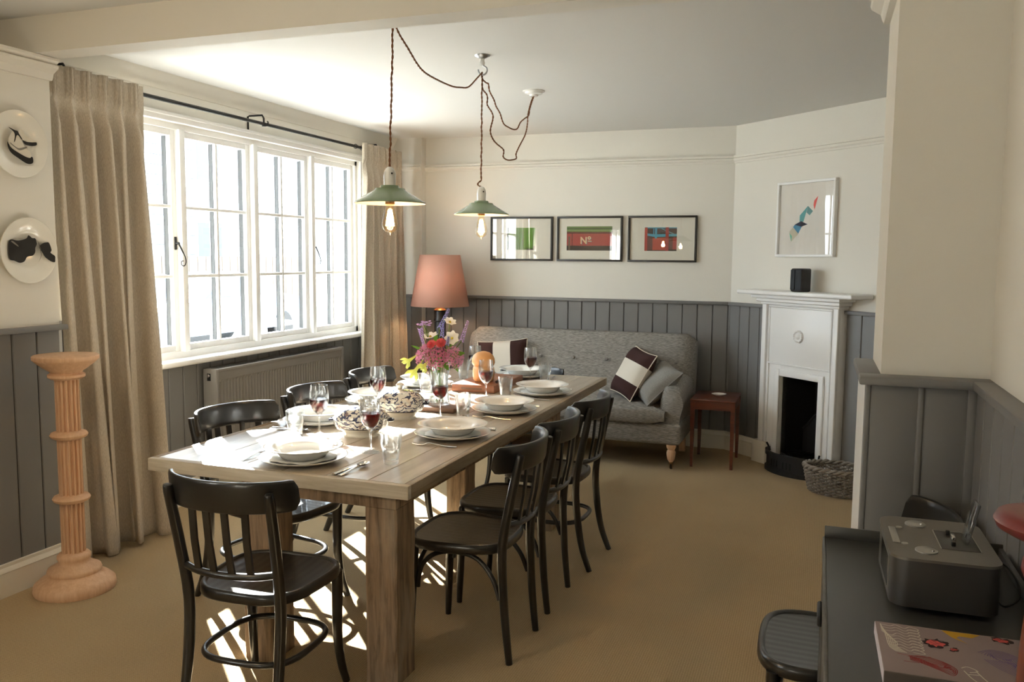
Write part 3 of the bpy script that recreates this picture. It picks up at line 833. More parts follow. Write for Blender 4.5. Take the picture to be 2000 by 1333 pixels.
obj('bleed_recess', vv, M['outer'], rd)
obj('bleed_valve', MB().lathe([(0.011, 0), (0.011, 0.010), (0.006, 0.012), (0.006, 0.016)], 14, m=Matrix.Translation((-0.006, 0.002, RZ1 - 0.042)) @ Matrix.Rotation(PI / 2, 4, 'X')), M['steel'], rd, 40)
obj('wall_bracket', MB().box(-0.0645, RX0 + 0.01, 0.3, 0.34, 0.3, 0.7), M['rad'], rd)
for y_ in (0.05, RL - 0.05): obj('pipe', MB().tube([(0, y_, 0), (0, y_, RZ0 + 0.02)], 0.0085, 8), M['rad'], rd, 40)

# ================================================================== CURTAINS AND ROD
ROD = thing('curtain_rod', 'black iron curtain rod with curled ends above the window', 'curtain rod', (-3.56, 3.10, 2.425))
obj('rod', MB().tube([(0, 0.0, 0), (0, 3.70, 0)], 0.0115, 10), M['iron'], ROD, 40)
for yb_ in (0.20, 1.80, 3.36):
    m_ = MB()
    m_.tube([(0, yb_, -0.006), (0.012, yb_, 0.0), (0.012, yb_, 0.035), (0.0, yb_, 0.055), (-0.10, yb_, 0.055), (-0.114, yb_, 0.050), (-0.114, yb_, -0.06)], 0.0065, 8)
    m_.tube(smooth_path([(0.0, yb_ - 0.002, -0.014), (0.014, yb_ + 0.03, -0.010), (0.014, yb_ + 0.045, 0.012), (0.010, yb_ + 0.04, 0.022)], 4), 0.005, 8)
    obj('bracket', m_, M['iron'], ROD, 40)
def curl(y0, s_):
    p = [(0, y0, 0), (0, y0 + s_ * 0.035, 0.004), (0, y0 + s_ * 0.055, -0.022), (0, y0 + s_ * 0.045, -0.05), (0, y0 + s_ * 0.018, -0.058), (0, y0 + s_ * 0.010, -0.078), (0, y0 + s_ * 0.025, -0.09)]
    pt = smooth_path(p, 5)
    return MB().tube(pt, lerp_list([0.010, 0.009, 0.008, 0.008, 0.007, 0.006, 0.005], len(pt)), 8)
obj('curled_end', curl(3.70, 1), M['iron'], ROD, 40)

def curtain(label, cx, ybase, ytop0, ytop1, ybot0, ybot1, xtop, xbot, npl, seed, amp_top, amp_bot, ztop=2.452):
    t = thing('curtain', label, 'curtain', (xtop, ybase, 0), 0)
    r = random.Random(seed)
    per = 26
    nc = npl * per + 1
    zs = [0.012, 0.05, 0.12, 0.25, 0.4, 0.6, 0.8, 1.0, 1.2, 1.4, 1.6, 1.8, 1.95, 2.08, 2.17, 2.23, 2.265, 2.285, 2.305, 2.33, 2.38, 2.43, ztop]
    zc = 2.285
    ph = [r.uniform(-0.35, 0.35) for _ in range(npl + 1)]
    wd_ = [r.uniform(0.7, 1.3) for _ in range(npl + 1)]
    rows = []
    for z in zs:
        f = max(0.0, min(1.0, z / zc))          # 0 hem .. 1 cinch
        row = []
        for j in range(nc):
            u = j / (nc - 1)
            pj = u * npl; i_ = min(int(pj), npl - 1); q = pj - i_
            yt = ytop0 + (ytop1 - ytop0) * u
            ybm = ybot0 + (ybot1 - ybot0) * u
            y_ = ybm + (yt - ybm) * (f ** 1.15)
            x_ = xbot + (xtop - xbot) * f
            k_ = wd_[i_] * (1 - q) + wd_[i_ + 1] * q
            qq = q + (ph[i_] * (1 - q) + ph[i_ + 1] * q) * (1 - f)
            w = sin(2 * PI * qq)
            w2 = sin(PI * pj + 0.8 * sin(0.9 * pj + seed) + seed)
            if z < zc - 0.1:
                A = amp_bot + (amp_top - amp_bot) * f
                g = (1 - f) ** 0.8
                x_ += A * (k_ * (1 - 0.40 * g) * w + 0.95 * g * w2)
                y_ += A * (0.35 * cos(4 * PI * q) * (1 - 0.5 * f) + 0.45 * g * cos(PI * pj + seed))
            elif z <= zc + 0.03:
                g = min(1.0, abs(z - zc) / 0.1)
                pz = max(0.0, 1 - abs(q - 0.25) / 0.20)
                x_ += amp_top * (0.15 + 0.75 * g) * k_ * w + 0.012 * (1 - g) * pz
                y_ -= 0.012 * (1 - g) * sin(2 * PI * (q - 0.25)) * pz
            else:
                # stitched triple-fold header, flat between the pleats
                pz = max(0.0, 1 - abs(q - 0.25) / 0.30)
                x_ += 0.006 * w + 0.026 * min(1.0, pz * 2.2) * (0.45 + 0.55 * cos(2 * PI * (q - 0.25) / 0.17))
                y_ += 0.003 * cos(6 * PI * q)
            row.append((x_ - xtop, y_ - ybase, z + (0.006 * sin(2 * PI * u * 1.3 + seed) if z < 0.06 else 0)))
        rows.append(row)
    mb = MB().grid(rows)
    o = obj('drape', mb, M['curtain'], t, True)
    so = o.modifiers.new('thickness', 'SOLIDIFY'); so.thickness = 0.004
    ring = None
    for k in range(npl + 1):
        yk = ytop0 + (ytop1 - ytop0) * k / npl - ybase
        if ring is None:
            ring = obj('ring', MB().tube([(-0.06 + 0.017 * cos(a), 0, 2.425 + 0.017 * sin(a)) for a in [2 * PI * q / 14 for q in range(14)]], 0.0025, 6, True), M['iron'], t, 40, (0, yk, 0))
        else: inst(ring, t, (0, yk, 0))
    return t
curtain('long beige linen curtain with pinch pleats beside the plate wall', 0, 3.4, 3.14, 3.76, 3.17, 3.70, -3.500, -3.395, 6, 3, 0.044, 0.062)
curtain('long beige linen curtain with pinch pleats in the corner behind the lamp', 0, 6.45, 6.12, 6.80, 6.02, 6.82, -3.500, -3.47, 7, 5, 0.036, 0.048)

# ================================================================== PEDESTAL COLUMN
pc = thing('pedestal_column', 'pale turned wooden pedestal column with fluted shaft and two rings', 'pedestal', (-3.195, 2.91, 0))
obj('base', MB().lathe([(0.172, 0), (0.176, 0.012), (0.172, 0.035), (0.150, 0.055), (0.118, 0.075), (0.112, 0.082), (0.116, 0.092), (0.112, 0.104), (0.088, 0.118), (0.070, 0.128), (0.066, 0.138), (0.072, 0.150), (0.072, 0.162), (0.064, 0.172), (0.054, 0.178)], 48), M['beech'], pc, 50)
def fluted(z0, z1, r0):
    mb = MB(); n = 96; fl_ = 16
    rows = []
    for z in (z0, z0 + 0.004, z1 - 0.004, z1):
        row = []
        for k in range(n):
            a = 2 * PI * k / n
            c_ = abs(((k * fl_ / n) % 1.0) - 0.5) * 2     # 0 middle of a flute
            d = 0.010 if c_ < 0.40 else (0.0 if c_ > 0.5 else 0.0)
            if z in (z0, z1): d = 0
            row.append(((r0 - d) * cos(a), (r0 - d) * sin(a), z))
        rows.append(row)
    return mb.grid(rows, True)
for z0, z1 in ((0.176, 0.418), (0.448, 0.712), (0.742, 0.985)):
    obj('fluted_shaft', fluted(z0, z1, 0.051), M['beech'], pc, 30)
for zc_ in (0.432, 0.727):
    obj('ring', MB().lathe([(0.050, -0.022), (0.062, -0.018), (0.076, -0.010), (0.080, 0.0), (0.074, 0.010), (0.058, 0.014), (0.050, 0.018)], 40, (0, 0, zc_)), M['beech'], pc, 50)
obj('capital', MB().lathe([(0.050, 0.980), (0.066, 0.984), (0.078, 0.993), (0.078, 1.004), (0.066, 1.012), (0.068, 1.018), (0.086, 1.030), (0.112, 1.050), (0.130, 1.066), (0.138, 1.074), (0.138, 1.088), (0.133, 1.092), (0.0001, 1.092)], 48), M['beech'], pc, 50)

# ================================================================== SOFA
sf = thing('sofa', 'grey woven two seat sofa with buttoned back and turned wooden legs', 'sofa', (-1.865, 6.90, 0))
HW = 0.965
def loft(sections, n_cap=True):
    mb = MB().grid(sections, True)
    k = len(sections[0]); L_ = len(sections)
    mb.f.append(tuple(range(k))); mb.f.append(tuple(reversed(range((L_ - 1) * k, L_ * k))))
    return mb
def rrect(w0, w1, h0, h1, r, n=5):
    """rounded rectangle outline (a, b)"""
    out = []
    for cx_, cy_, a0 in ((w1 - r, h1 - r, 0), (w0 + r, h1 - r, PI / 2), (w0 + r, h0 + r, PI), (w1 - r, h0 + r, 1.5 * PI)):
        for k in range(n + 1):
            a = a0 + PI / 2 * k / n
            out.append((cx_ + r * cos(a), cy_ + r * sin(a)))
    return out
# back: tall slab with a softly rolled top, wrapping forward at its ends
secs = []
NX = 25
for i in range(NX):
    u = -1 + 2 * i / (NX - 1)
    e = abs(u)
    x = HW * u
    ed = max(0.0, (e - 0.90) / 0.10)
    top = 0.950 - 0.060 * ed ** 2.2
    thick = 0.19 - 0.05 * ed ** 2
    out = []
    for a, b in rrect(0, 1, 0, 1, 0.28, 6):
        z = 0.30 + (top - 0.30) * b
        y = -thick * (1 - a) - 0.02 - 0.10 * (1 - b) + 0.04 * (b - 0.5)
        if a < 0.5:
            y -= 0.020 * sin(PI * b) * (1 - ed)
        out.append((x, y + 0.02, z))
    secs.append(out)
bk_ = obj('backrest', loft(secs), M['sofa'], sf, 60)
for k in range(7):
    xb = -0.83 + k * 0.2767
    obj('button', MB().sphere((0, 0, 0), 0.015, 0.010, 0.015, 10), M['sofa'], bk_, True, (xb, -0.262, 0.742))
def puff(x0, x1, y0, y1, z0, z1, crown=0.03, r=0.05):
    secs = []
    n_ = 17
    for i in range(n_):
        u = -1 + 2 * i / (n_ - 1)
        ed = max(0, (abs(u) - 0.9) / 0.1)
        sh = 1 - 0.45 * ed ** 2
        zc_ = (z0 + z1) / 2; hz = (z1 - z0) / 2 * sh
        out = []
        for a, b in rrect(y0 + 0.03 * ed ** 2, y1 - 0.03 * ed ** 2, -1, 1, r, 5) if False else [(y0 + (y1 - y0) * p, -1 + 2 * q) for p, q in rrect(0, 1, 0, 1, 0.2, 5)]:
            cy_ = (y0 + y1) / 2
            bul = crown * (1 - u * u) * max(0, 1 - ((a - cy_) / ((y1 - y0) / 2)) ** 2)
            out.append(((x0 + x1) / 2 + (x1 - x0) / 2 * u, a, zc_ + b * hz + (bul if b > 0 else 0)))
        secs.append(out)
    return loft(secs)
obj('seat_cushion', puff(-0.835, 0.835, -0.775, -0.17, 0.325, 0.462, 0.022), M['sofa'], sf, 60)
obj('front_rail', MB().rbox(-0.955, 0.955, -0.745, -0.05, 0.185, 0.340, 0.03, 4), M['sofa'], sf, 40)
for s_ in (-1, 1):
    # low rounded arm, rolling outward at its top, swept up toward the back
    secs = []
    for i in range(13):
        t_ = i / 12
        y = -0.700 + 0.58 * t_
        top = 0.610 + 0.065 * t_ ** 1.6
        if i == 0: top -= 0.035
        shr = 0.82 if i == 0 else 1.0
        out = []
        ctrl = [(0.150, 0.20), (0.150, 0.40), (0.165, 0.55), (0.150, 0.93), (0.085, 1.0), (0.015, 0.95), (-0.012, 0.80), (0.010, 0.62), (0.02, 0.45), (0.02, 0.20)]
        for p in smooth_path([(a, b, 0) for a, b in ctrl], 4, True):
            x = 0.80 + 0.150 - (p.x - 0.0) * shr
            out.append((s_ * (x - 0.0) + s_ * 0.0, y, 0.10 + (top - 0.10) * p.y if p.y > 0.25 else 0.20))
        secs.append(out)
    obj('arm', loft(secs), M['sofa'], sf, 60)
legp = [(0.0, 0.0), (0.012, 0.0), (0.014, 0.01), (0.014, 0.055), (0.018, 0.062), (0.026, 0.075), (0.031, 0.100), (0.034, 0.128), (0.030, 0.142), (0.024, 0.150), (0.031, 0.160), (0.036, 0.172), (0.036, 0.188)]
for s_ in (-1, 1):
    lg = obj('front_leg', MB().lathe([(r_, z_) for r_, z_ in legp[3:]], 24), M['beech'], sf, 50, (s_ * 0.885, -0.715, 0))
    cs = MB().lathe([(0.016, 0.052), (0.017, 0.075)], 16)
    cs.box(-0.012, -0.008, -0.004, 0.030, 0.012, 0.056); cs.box(0.008, 0.012, -0.004, 0.030, 0.012, 0.056); cs.box(-0.012, 0.012, -0.010, 0.012, 0.048, 0.056)
    ca = obj('castor', cs, M['brass'], lg, 40)
    obj('wheel', MB().lathe([(0.018, -0.007), (0.0185, 0.0), (0.018, 0.007)], 18, m=Matrix.Translation((0, 0.020, 0.0186)) @ Matrix.Rotation(PI / 2, 4, 'Y')), M['iron'], lg, 40)
    obj('rear_leg', MB().add([(s_ * 0.87 + a * 0.024, -0.10 + b * 0.024 + (0.04 if z == 0 else 0), z) for z in (0, 0.19) for a, b in ((-1, -1), (1, -1), (1, 1), (-1, 1))], [(0, 1, 2, 3), (7, 6, 5, 4), (0, 4, 5, 1), (1, 5, 6, 2), (2, 6, 7, 3), (3, 7, 4, 0)]), M['beech'], sf)

# --- scatter cushions
def banded(name, c_edge, c_mid, axis, half):
    m, nt, b = newmat(name)
    b.inputs['Roughness'].default_value = 0.9; b.inputs['Specular IOR Level'].default_value = 0.15
    tc = N(nt, 'ShaderNodeTexCoord'); sx = N(nt, 'ShaderNodeSeparateXYZ'); ab = N(nt, 'ShaderNodeMath', operation='ABSOLUTE'); lt = N(nt, 'ShaderNodeMath', operation='LESS_THAN'); lt.inputs[1].default_value = half
    mx = N(nt, 'ShaderNodeMix', data_type='RGBA'); mx.inputs['A'].default_value = c_edge; mx.inputs['B'].default_value = c_mid
    no = N(nt, 'ShaderNodeTexNoise'); no.inputs['Scale'].default_value = 260
    bp = N(nt, 'ShaderNodeBump'); bp.inputs['Strength'].default_value = 0.2; bp.inputs['Distance'].default_value = 0.001
    L = nt.links.new
    L(tc.outputs['Object'], sx.inputs[0]); L(sx.outputs[axis], ab.inputs[0]); L(ab.outputs[0], lt.inputs[0]); L(lt.outputs[0], mx.inputs['Factor'])
    L(mx.outputs['Result'], b.inputs['Base Color']); L(tc.outputs['Object'], no.inputs['Vector']); L(no.outputs['Fac'], bp.inputs['Height']); L(bp.outputs['Normal'], b.inputs['Normal'])
    return m
M['band'] = banded('brown_and_cream_linen', lin(62, 42, 40), lin(206, 200, 188), 1, 0.078)
M['piping'] = plain('cream_piping', lin(206, 198, 180), 0.9)
def cushion(label, w, h, d, mat, loc, eul, pip, seed):
    """square pillow: local x wide, y high, z thick"""
    t = thing('scatter_cushion', label, 'cushion', loc); t.rotation_euler = eul
    n = 22
    def pt(i, j, sg):
        u, v = -1 + 2 * i / n, -1 + 2 * j / n
        pinch = 1 - 0.055 * (1 - u * u) if True else 1
        x = w / 2 * u * (1 - 0.07 * (1 - v * v)); y = h / 2 * v * (1 - 0.07 * (1 - u * u))
        th = d / 2 * (max(0, (1 - u ** 4)) * max(0, (1 - v ** 4))) ** 0.55
        th *= 1 + 0.07 * sin(3.1 * u + seed) * cos(2.7 * v + seed)
        return (x, y, sg * th)
    mb = MB()
    mb.grid([[pt(i, j, 1) for i in range(n + 1)] for j in range(n + 1)])
    mb.grid([[pt(i, j, -1) for i in range(n + 1)] for j in range(n + 1)])
    obj('cover', mb, mat, t, True)
    rim = [pt(i, 0, 1) for i in range(n)] + [pt(n, j, 1) for j in range(n)] + [pt(n - i, n, 1) for i in range(n)] + [pt(0, n - j, 1) for j in range(n)]
    obj('piping', MB().tube(rim, 0.0045, 6, True), pip, t, True)
    return t
def eul(cols):
    m = Matrix((cols[0], cols[1], cols[2])).transposed()
    return m.to_euler()
def lean(xdir, tilt):
    """frame for a cushion whose face points to xdir (horizontal, room side) and leans back by tilt"""
    f = Vector((cos(xdir), sin(xdir), 0)); up = Vector((0, 0, 1))
    z = (f * cos(tilt) + up * sin(tilt)).normalized(); y = (up * cos(tilt) - f * sin(tilt)).normalized(); x = y.cross(z)
    return [x, y, z]
def roll(fr_, a):
    x, y, z = fr_
    return [x * cos(a) + y * sin(a), y * cos(a) - x * sin(a), z]
cushion('dark brown cushion with broad cream band leaning at the sofa arm', 0.40, 0.40, 0.15, M['band'], (-1.335, 6.475, 0.662), eul(roll(lean(math.radians(-142), 0.52), -0.10)), M['piping'], 1)
M['band2'] = banded('brown_and_cream_linen_upright', lin(62, 42, 40), lin(206, 200, 188), 0, 0.072)
cushion('dark brown cushion with upright cream band behind the bread', 0.42, 0.40, 0.15, M['band2'], (-2.435, 6.535, 0.675), eul(roll(lean(math.radians(-80), 0.36), 0.10)), M['piping'], 2)
cushion('plain grey piped cushion tucked against the sofa arm', 0.36, 0.36, 0.14, M['greycush'], (-1.135, 6.385, 0.612), eul(roll(lean(math.radians(-140), 0.80), -0.22)), M['greycush'], 3)

# ================================================================== SMALL MAHOGANY TABLE
st = thing('side_table', 'small reddish mahogany side table with tapered legs beside the sofa', 'side table', (-0.708, 6.555, 0))
TW, TD, TH = 0.165, 0.232, 0.512
obj('top', MB().rbox(-TW, TW, -TD, TD, TH - 0.014, TH, 0.004, 2), M['mahog'], st, 40)
obj('apron', MB().box(-TW + 0.012, TW - 0.012, -TD + 0.008, -TD + 0.024, TH - 0.075, TH - 0.014).box(-TW + 0.012, TW - 0.012, TD - 0.024, TD - 0.008, TH - 0.075, TH - 0.014)
    .box(-TW + 0.008, -TW + 0.024, -TD + 0.012, TD - 0.012, TH - 0.075, TH - 0.014).box(TW - 0.024, TW - 0.008, -TD + 0.012, TD - 0.012, TH - 0.075, TH - 0.014), M['mahog'], st)
for sx in (-1, 1):
    for sy in (-1, 1):
        lm = MB(); a, c = 0.017, 0.010
        cx_, cy_ = sx * (TW - 0.02), sy * (TD - 0.02)
        vs = [(cx_ + p * c, cy_ + q * c, 0) for p, q in ((-1, -1), (1, -1), (1, 1), (-1, 1))] + [(cx_ + p * a, cy_ + q * a, TH - 0.014) for p, q in ((-1, -1), (1, -1), (1, 1), (-1, 1))]
        lm.add(vs, [(3, 2, 1, 0), (4, 5, 6, 7), (0, 1, 5, 4), (1, 2, 6, 5), (2, 3, 7, 6), (3, 0, 4, 7)])
        obj('leg', lm, M['mahog'], st)
tag(obj('soap_dish', MB().lathe([(0.0001, 0.0), (0.030, 0.0), (0.052, 0.012), (0.056, 0.016), (0.052, 0.015), (0.030, 0.005), (0.0001, 0.004)], 28), M['china'], None, 50, (-0.69, 6.56, TH + 0.0005)), 'shallow white dish lying on the mahogany side table', 'dish')

# ================================================================== WICKER BASKET
def wicker():
    return plain('grey_willow', lin(140, 132, 124), 0.6, bump=0.3, bscale=90, var=0.3, vscale=30)
M['wick'] = wicker()
bs = thing('wicker_basket', 'oval grey wicker basket on the floor by the hearth', 'basket', (0.160, 5.955, 0), -0.3)
BA, BB, BH = 0.215, 0.150, 0.175
wv = MB()
nst = 44
for lv in range(15):
    z = 0.012 + lv * 0.0112
    g = 0.80 + 0.20 * (z / BH) ** 0.7
    pts = []
    for k in range(nst * 4):
        a = 2 * PI * k / (nst * 4)
        w = 0.0085 * cos(a * nst / 2 * 1.0 + (PI if lv % 2 else 0))
        pts.append(((BA * g + w) * cos(a), (BB * g + w) * sin(a), z))
    wv.tube(pts, 0.0050, 5, True)
o = obj('woven_side', wv, M['wick'], bs, True)
sk = MB()
for k in range(nst):
    a = 2 * PI * (k + 0.0) / nst
    sk.tube([((BA * (0.80 + 0.20 * (z / BH) ** 0.7)) * cos(a), (BB * (0.80 + 0.20 * (z / BH) ** 0.7)) * sin(a), z) for z in (0.004, 0.05, 0.1, 0.15, 0.172)], 0.004, 5)
obj('stake', sk, M['wick'], bs, True)['kind'] = 'stuff'
rm = MB()
for ph_ in (0, PI):
    pts = []
    for k in range(120):
        a = 2 * PI * k / 120
        tw = 14 * a + ph_
        pts.append(((BA + 0.009 * cos(tw)) * cos(a), (BB + 0.009 * cos(tw)) * sin(a), BH + 0.009 * sin(tw)))
    rm.tube(pts, 0.010, 6, True)
obj('rim', rm, M['wick'], bs, True)
obj('bottom', MB().lathe([(0.80, 0.0), (0.80, 0.008)], 40, m=Matrix.Diagonal((BA, BB, 1, 1))), M['wick'], bs)

# ================================================================== LAMP ON ITS TABLE
lt = thing('lamp_table', 'dark square lamp table in the corner behind the dining table', 'side table', (-3.045, 6.62, 0))
M['darkwood'] = wood('dark_stained_wood', lin(36, 26, 20), lin(58, 42, 32), axis=0, scale=3, rough=0.4)
obj('top', MB().rbox(-0.20, 0.20, -0.21, 0.21, 0.575, 0.60, 0.005), M['darkwood'], lt, 40)
for sx in (-1, 1):
    for sy in (-1, 1):
        obj('leg', MB().box(sx * 0.19 - 0.018, sx * 0.19 + 0.018, sy * 0.19 - 0.018, sy * 0.19 + 0.018, 0, 0.575), M['darkwood'], lt)
obj('apron', MB().box(-0.19, 0.19, -0.20, -0.185, 0.51, 0.575).box(-0.19, 0.19, 0.185, 0.20, 0.51, 0.575).box(-0.20, -0.185, -0.19, 0.19, 0.51, 0.575).box(0.185, 0.20, -0.19, 0.19, 0.51, 0.575), M['darkwood'], lt)
la = thing('table_lamp', 'table lamp with salmon pink cone shade and black bamboo style column', 'lamp', (-3.045, 6.62, 0.601))
prf = [(0.10, 0), (0.10, 0.02), (0.06, 0.03), (0.050, 0.05)]
for z0 in (0.05, 0.17, 0.29):
    prf += [(0.050, z0 + 0.008), (0.050, z0 + 0.104), (0.056, z0 + 0.110), (0.057, z0 + 0.114), (0.056, z0 + 0.118)]
prf += [(0.050, 0.425), (0.050, 0.485), (0.056, 0.490), (0.056, 0.494)]
obj('column', MB().lathe(prf, 32), M['black'], la, 40)
obj('neck', MB().lathe([(0.054, 0.494), (0.040, 0.506), (0.020, 0.514), (0.016, 0.524), (0.016, 0.560), (0.020, 0.565), (0.020, 0.61), (0.0001, 0.612)], 24), M['brass'], la, 40)
M['shade'] = translucent('salmon_linen_shade', lin(196, 150, 132), 0.16, lin(214, 160, 130))
sh = MB().lathe([(0.250, 0.527), (0.172, 0.962)], 64, cap=False)
so_ = obj('shade', sh, M['shade'], la, True); md = so_.modifiers.new('thickness', 'SOLIDIFY'); md.thickness = 0.002
obj('shade_carrier', MB().tube([(-0.172, 0, 0.955), (0.172, 0, 0.955)], 0.002, 6).tube([(0, -0.172, 0.955), (0, 0.172, 0.955)], 0.002, 6).tube([(0, 0, 0.61), (0, 0, 0.955)], 0.003, 6), M['brass'], la, 40)
obj('bulb', MB().sphere((0, 0, 0.665), 0.030, n=16), emit('warm_lamp_bulb', (1.0, 0.72, 0.42, 1), 12.0), la, True)
pl_ = bpy.data.lights.new('lamp_bulb_light', 'POINT'); pl_.energy = 5.0; pl_.color = (1.0, 0.66, 0.36); pl_.shadow_soft_size = 0.035
po = bpy.data.objects.new('lamp_bulb_light', pl_); COL.objects.link(po); po.parent = la; po.location = (0, 0, 0.735)

# ================================================================== UNSEEN CEILING LAMP ADDED TO LIGHT THE BEAM AND PILLAR
rl_ = thing('added_ceiling_lamp', 'round white ceiling lamp, unseen, added to warm the beam and pillar', 'ceiling lamp', (-2.35, 0.75, 2.6))
obj('base', MB().lathe([(0.07, -0.03), (0.075, 0.0), (0.0001, 0.0)], 32), M['china'], rl_, 50)
obj('globe', MB().sphere((0, 0, -0.15), 0.13, n=32), emit('added_warm_globe', (1.0, 0.76, 0.50, 1), 21.0), rl_, True)
# ================================================================== PENDANT LIGHTS
def noisy(p0, p1, n, amp, seed):
    r = random.Random(seed); a, b = Vector(p0), Vector(p1)
    return [a + (b - a) * (k / n) + (Vector((r.uniform(-amp, amp), r.uniform(-amp, amp), 0)) if 0 < k < n else Vector((0, 0, 0))) for k in range(n + 1)]
def braid(pts, r=0.0036):
    """two strands twisted round each other"""
    mb = MB()
    P_ = smooth_path(pts, 5)
    # resample evenly
    L_ = [0.0]
    for i in range(1, len(P_)): L_.append(L_[-1] + (P_[i] - P_[i - 1]).length)
    tot = L_[-1]; n = max(8, int(tot / 0.006)); out = []; j = 0
    for k in range(n + 1):
        s_ = tot * k / n
        while j < len(L_) - 2 and L_[j + 1] < s_: j += 1
        f = (s_ - L_[j]) / max(1e-9, L_[j + 1] - L_[j]); out.append(P_[j] + (P_[j + 1] - P_[j]) * f)
    for ph in (0, PI):
        q = []
        for k, p in enumerate(out):
            d = (out[min(k + 1, n)] - out[max(k - 1, 0)]).normalized()
            a = d.cross(Vector((0.31, 0.9, 0.2))).normalized(); b = d.cross(a)
            th = tot * k / n / 0.022 * 2 * PI * 0.5 + ph
            q.append(p + (a * cos(th) + b * sin(th)) * r * 0.62)
        mb.tube(q, r * 0.72, 5)
    return mb
shade_prof = [(0.0001, 0.070), (0.036, 0.070), (0.040, 0.062), (0.062, 0.058), (0.066, 0.050), (0.090, 0.036), (0.120, 0.018), (0.146, 0.003), (0.1485, 0.0), (0.147, -0.002)]
def pendant(label, x, y, zr, cords, seed):
    """zr = height of the shade rim"""
    t = thing('pendant_light', label, 'pendant light', (x, y, zr), 0, 'enamel pendant lights over the dining table')
    obj('shade', MB().lathe(shade_prof[::-1], 56, cap=False), M['green'], t, 50)
    obj('shade_lining', MB().lathe([(r_ * 0.985, z_ - 0.0035) for r_, z_ in shade_prof[::-1]][1:], 56, cap=False), M['enamel'], t, 50)
    h = obj('lamp_holder', MB().lathe([(0.024, 0.066), (0.025, 0.110), (0.023, 0.126), (0.016, 0.140), (0.008, 0.146), (0.0001, 0.147)], 28), M['china'], t, 50)
    obj('screw', MB().sphere((0.018, -0.016, 0.118), 0.004, n=8), M['iron'], h, True)
    obj('cap', MB().lathe([(0.0195, 0.0), (0.0195, 0.010), (0.021, 0.012), (0.021, 0.026), (0.0205, 0.066)], 24, (0, 0, -0.006)), M['brass'], t, 50)
    bl = obj('bulb', MB().lathe([(0.015, -0.006), (0.017, -0.022), (0.026, -0.052), (0.0325, -0.078), (0.0335, -0.092), (0.028, -0.108), (0.016, -0.119), (0.005, -0.123), (0.003, -0.130), (0.0001, -0.132)][::-1], 28), M['bulb'], t, 60)
    fm = MB()
    for k in range(12):
        a = 2 * PI * k / 12
        fm.tube([(0.006 * cos(a), 0.006 * sin(a), -0.03), (0.016 * cos(a + 0.2), 0.016 * sin(a + 0.2), -0.095)], 0.0030, 5)
    obj('filament', fm, M['filament'], bl, True)
    for k, c in enumerate(cords):
        obj('cord', braid([Vector(p) - Vector((x, y, zr)) for p in c]), M['cord'], t, True)
    p = bpy.data.lights.new('pendant_bulb_light', 'POINT'); p.energy = 3.0; p.color = (1.0, 0.60, 0.28); p.shadow_soft_size = 0.02
    q = bpy.data.objects.new('pendant_bulb_light', p); COL.objects.link(q); q.parent = t; q.location = (0, 0, -0.072)
    return t
P1 = (-1.682, 3.165, 1.768); P2 = (-1.714, 4.251, 1.775)
HK1 = (-1.675, 3.185, 2.51); HK2 = (-1.713, 4.251, 2.512)
s1 = [HK1, (-1.672, 3.230, 2.462), (-1.674, 3.319, 2.42), (-1.676, 3.427, 2.369), (-1.680, 3.542, 2.353), (-1.691, 3.794, 2.357), (-1.697, 3.932, 2.375), (-1.703, 4.042, 2.398), (-1.708, 4.157, 2.459), HK2]
s2 = [HK2, (-1.714, 4.258, 2.48), (-1.716, 4.315, 2.471), (-1.718, 4.353, 2.472), (-1.719, 4.373, 2.438), (-1.722, 4.446, 2.406), (-1.724, 4.487, 2.376), (-1.727, 4.556, 2.35), (-1.73, 4.62, 2.304), (-1.735, 4.715, 2.297), (-1.74, 4.821, 2.299), (-1.744, 4.899, 2.317), (-1.746, 4.953, 2.359), (-1.75, 5.043, 2.397), (-1.752, 5.126, 2.429), (-1.753, 5.142, 2.462), (-1.755, 5.184, 2.511), (-1.758, 5.244, 2.569)]
s3 = [HK2, (-1.714, 4.255, 2.46), (-1.714, 4.266, 2.426), (-1.716, 4.322, 2.413), (-1.717, 4.339, 2.392), (-1.717, 4.336, 2.359), (-1.72, 4.408, 2.334), (-1.722, 4.435, 2.306), (-1.72, 4.39, 2.233), (-1.721, 4.424, 2.197), (-1.724, 4.491, 2.177), (-1.73, 4.61, 2.162), (-1.731, 4.632, 2.147), (-1.73, 4.621, 2.116), (-1.735, 4.72, 2.11), (-1.742, 4.873, 2.136), (-1.742, 4.869, 2.162), (-1.745, 4.934, 2.215), (-1.751, 5.063, 2.305), (-1.757, 5.12, 2.383), (-1.758, 5.126, 2.429), (-1.762, 5.184, 2.505), (-1.764, 5.247, 2.569)]
pendant('lit green enamel pendant lamp hanging nearest the ceiling beam', P1[0], P1[1], P1[2], [noisy((P1[0], P1[1], P1[2] + 0.145), HK1, 26, 0.002, 4), s1, s2], 1)
pendant('lit green enamel pendant lamp hanging straight under the ceiling hook', P2[0], P2[1], P2[2], [[(P2[0], P2[1], P2[2] + 0.143), (P2[0] - 0.018, P2[1] - 0.008, P2[2] + 0.155), (P2[0] - 0.014, P2[1] - 0.005, P2[2] + 0.168)] + noisy((P2[0] - 0.002, P2[1], P2[2] + 0.178), HK2, 26, 0.002, 9), s3], 2)
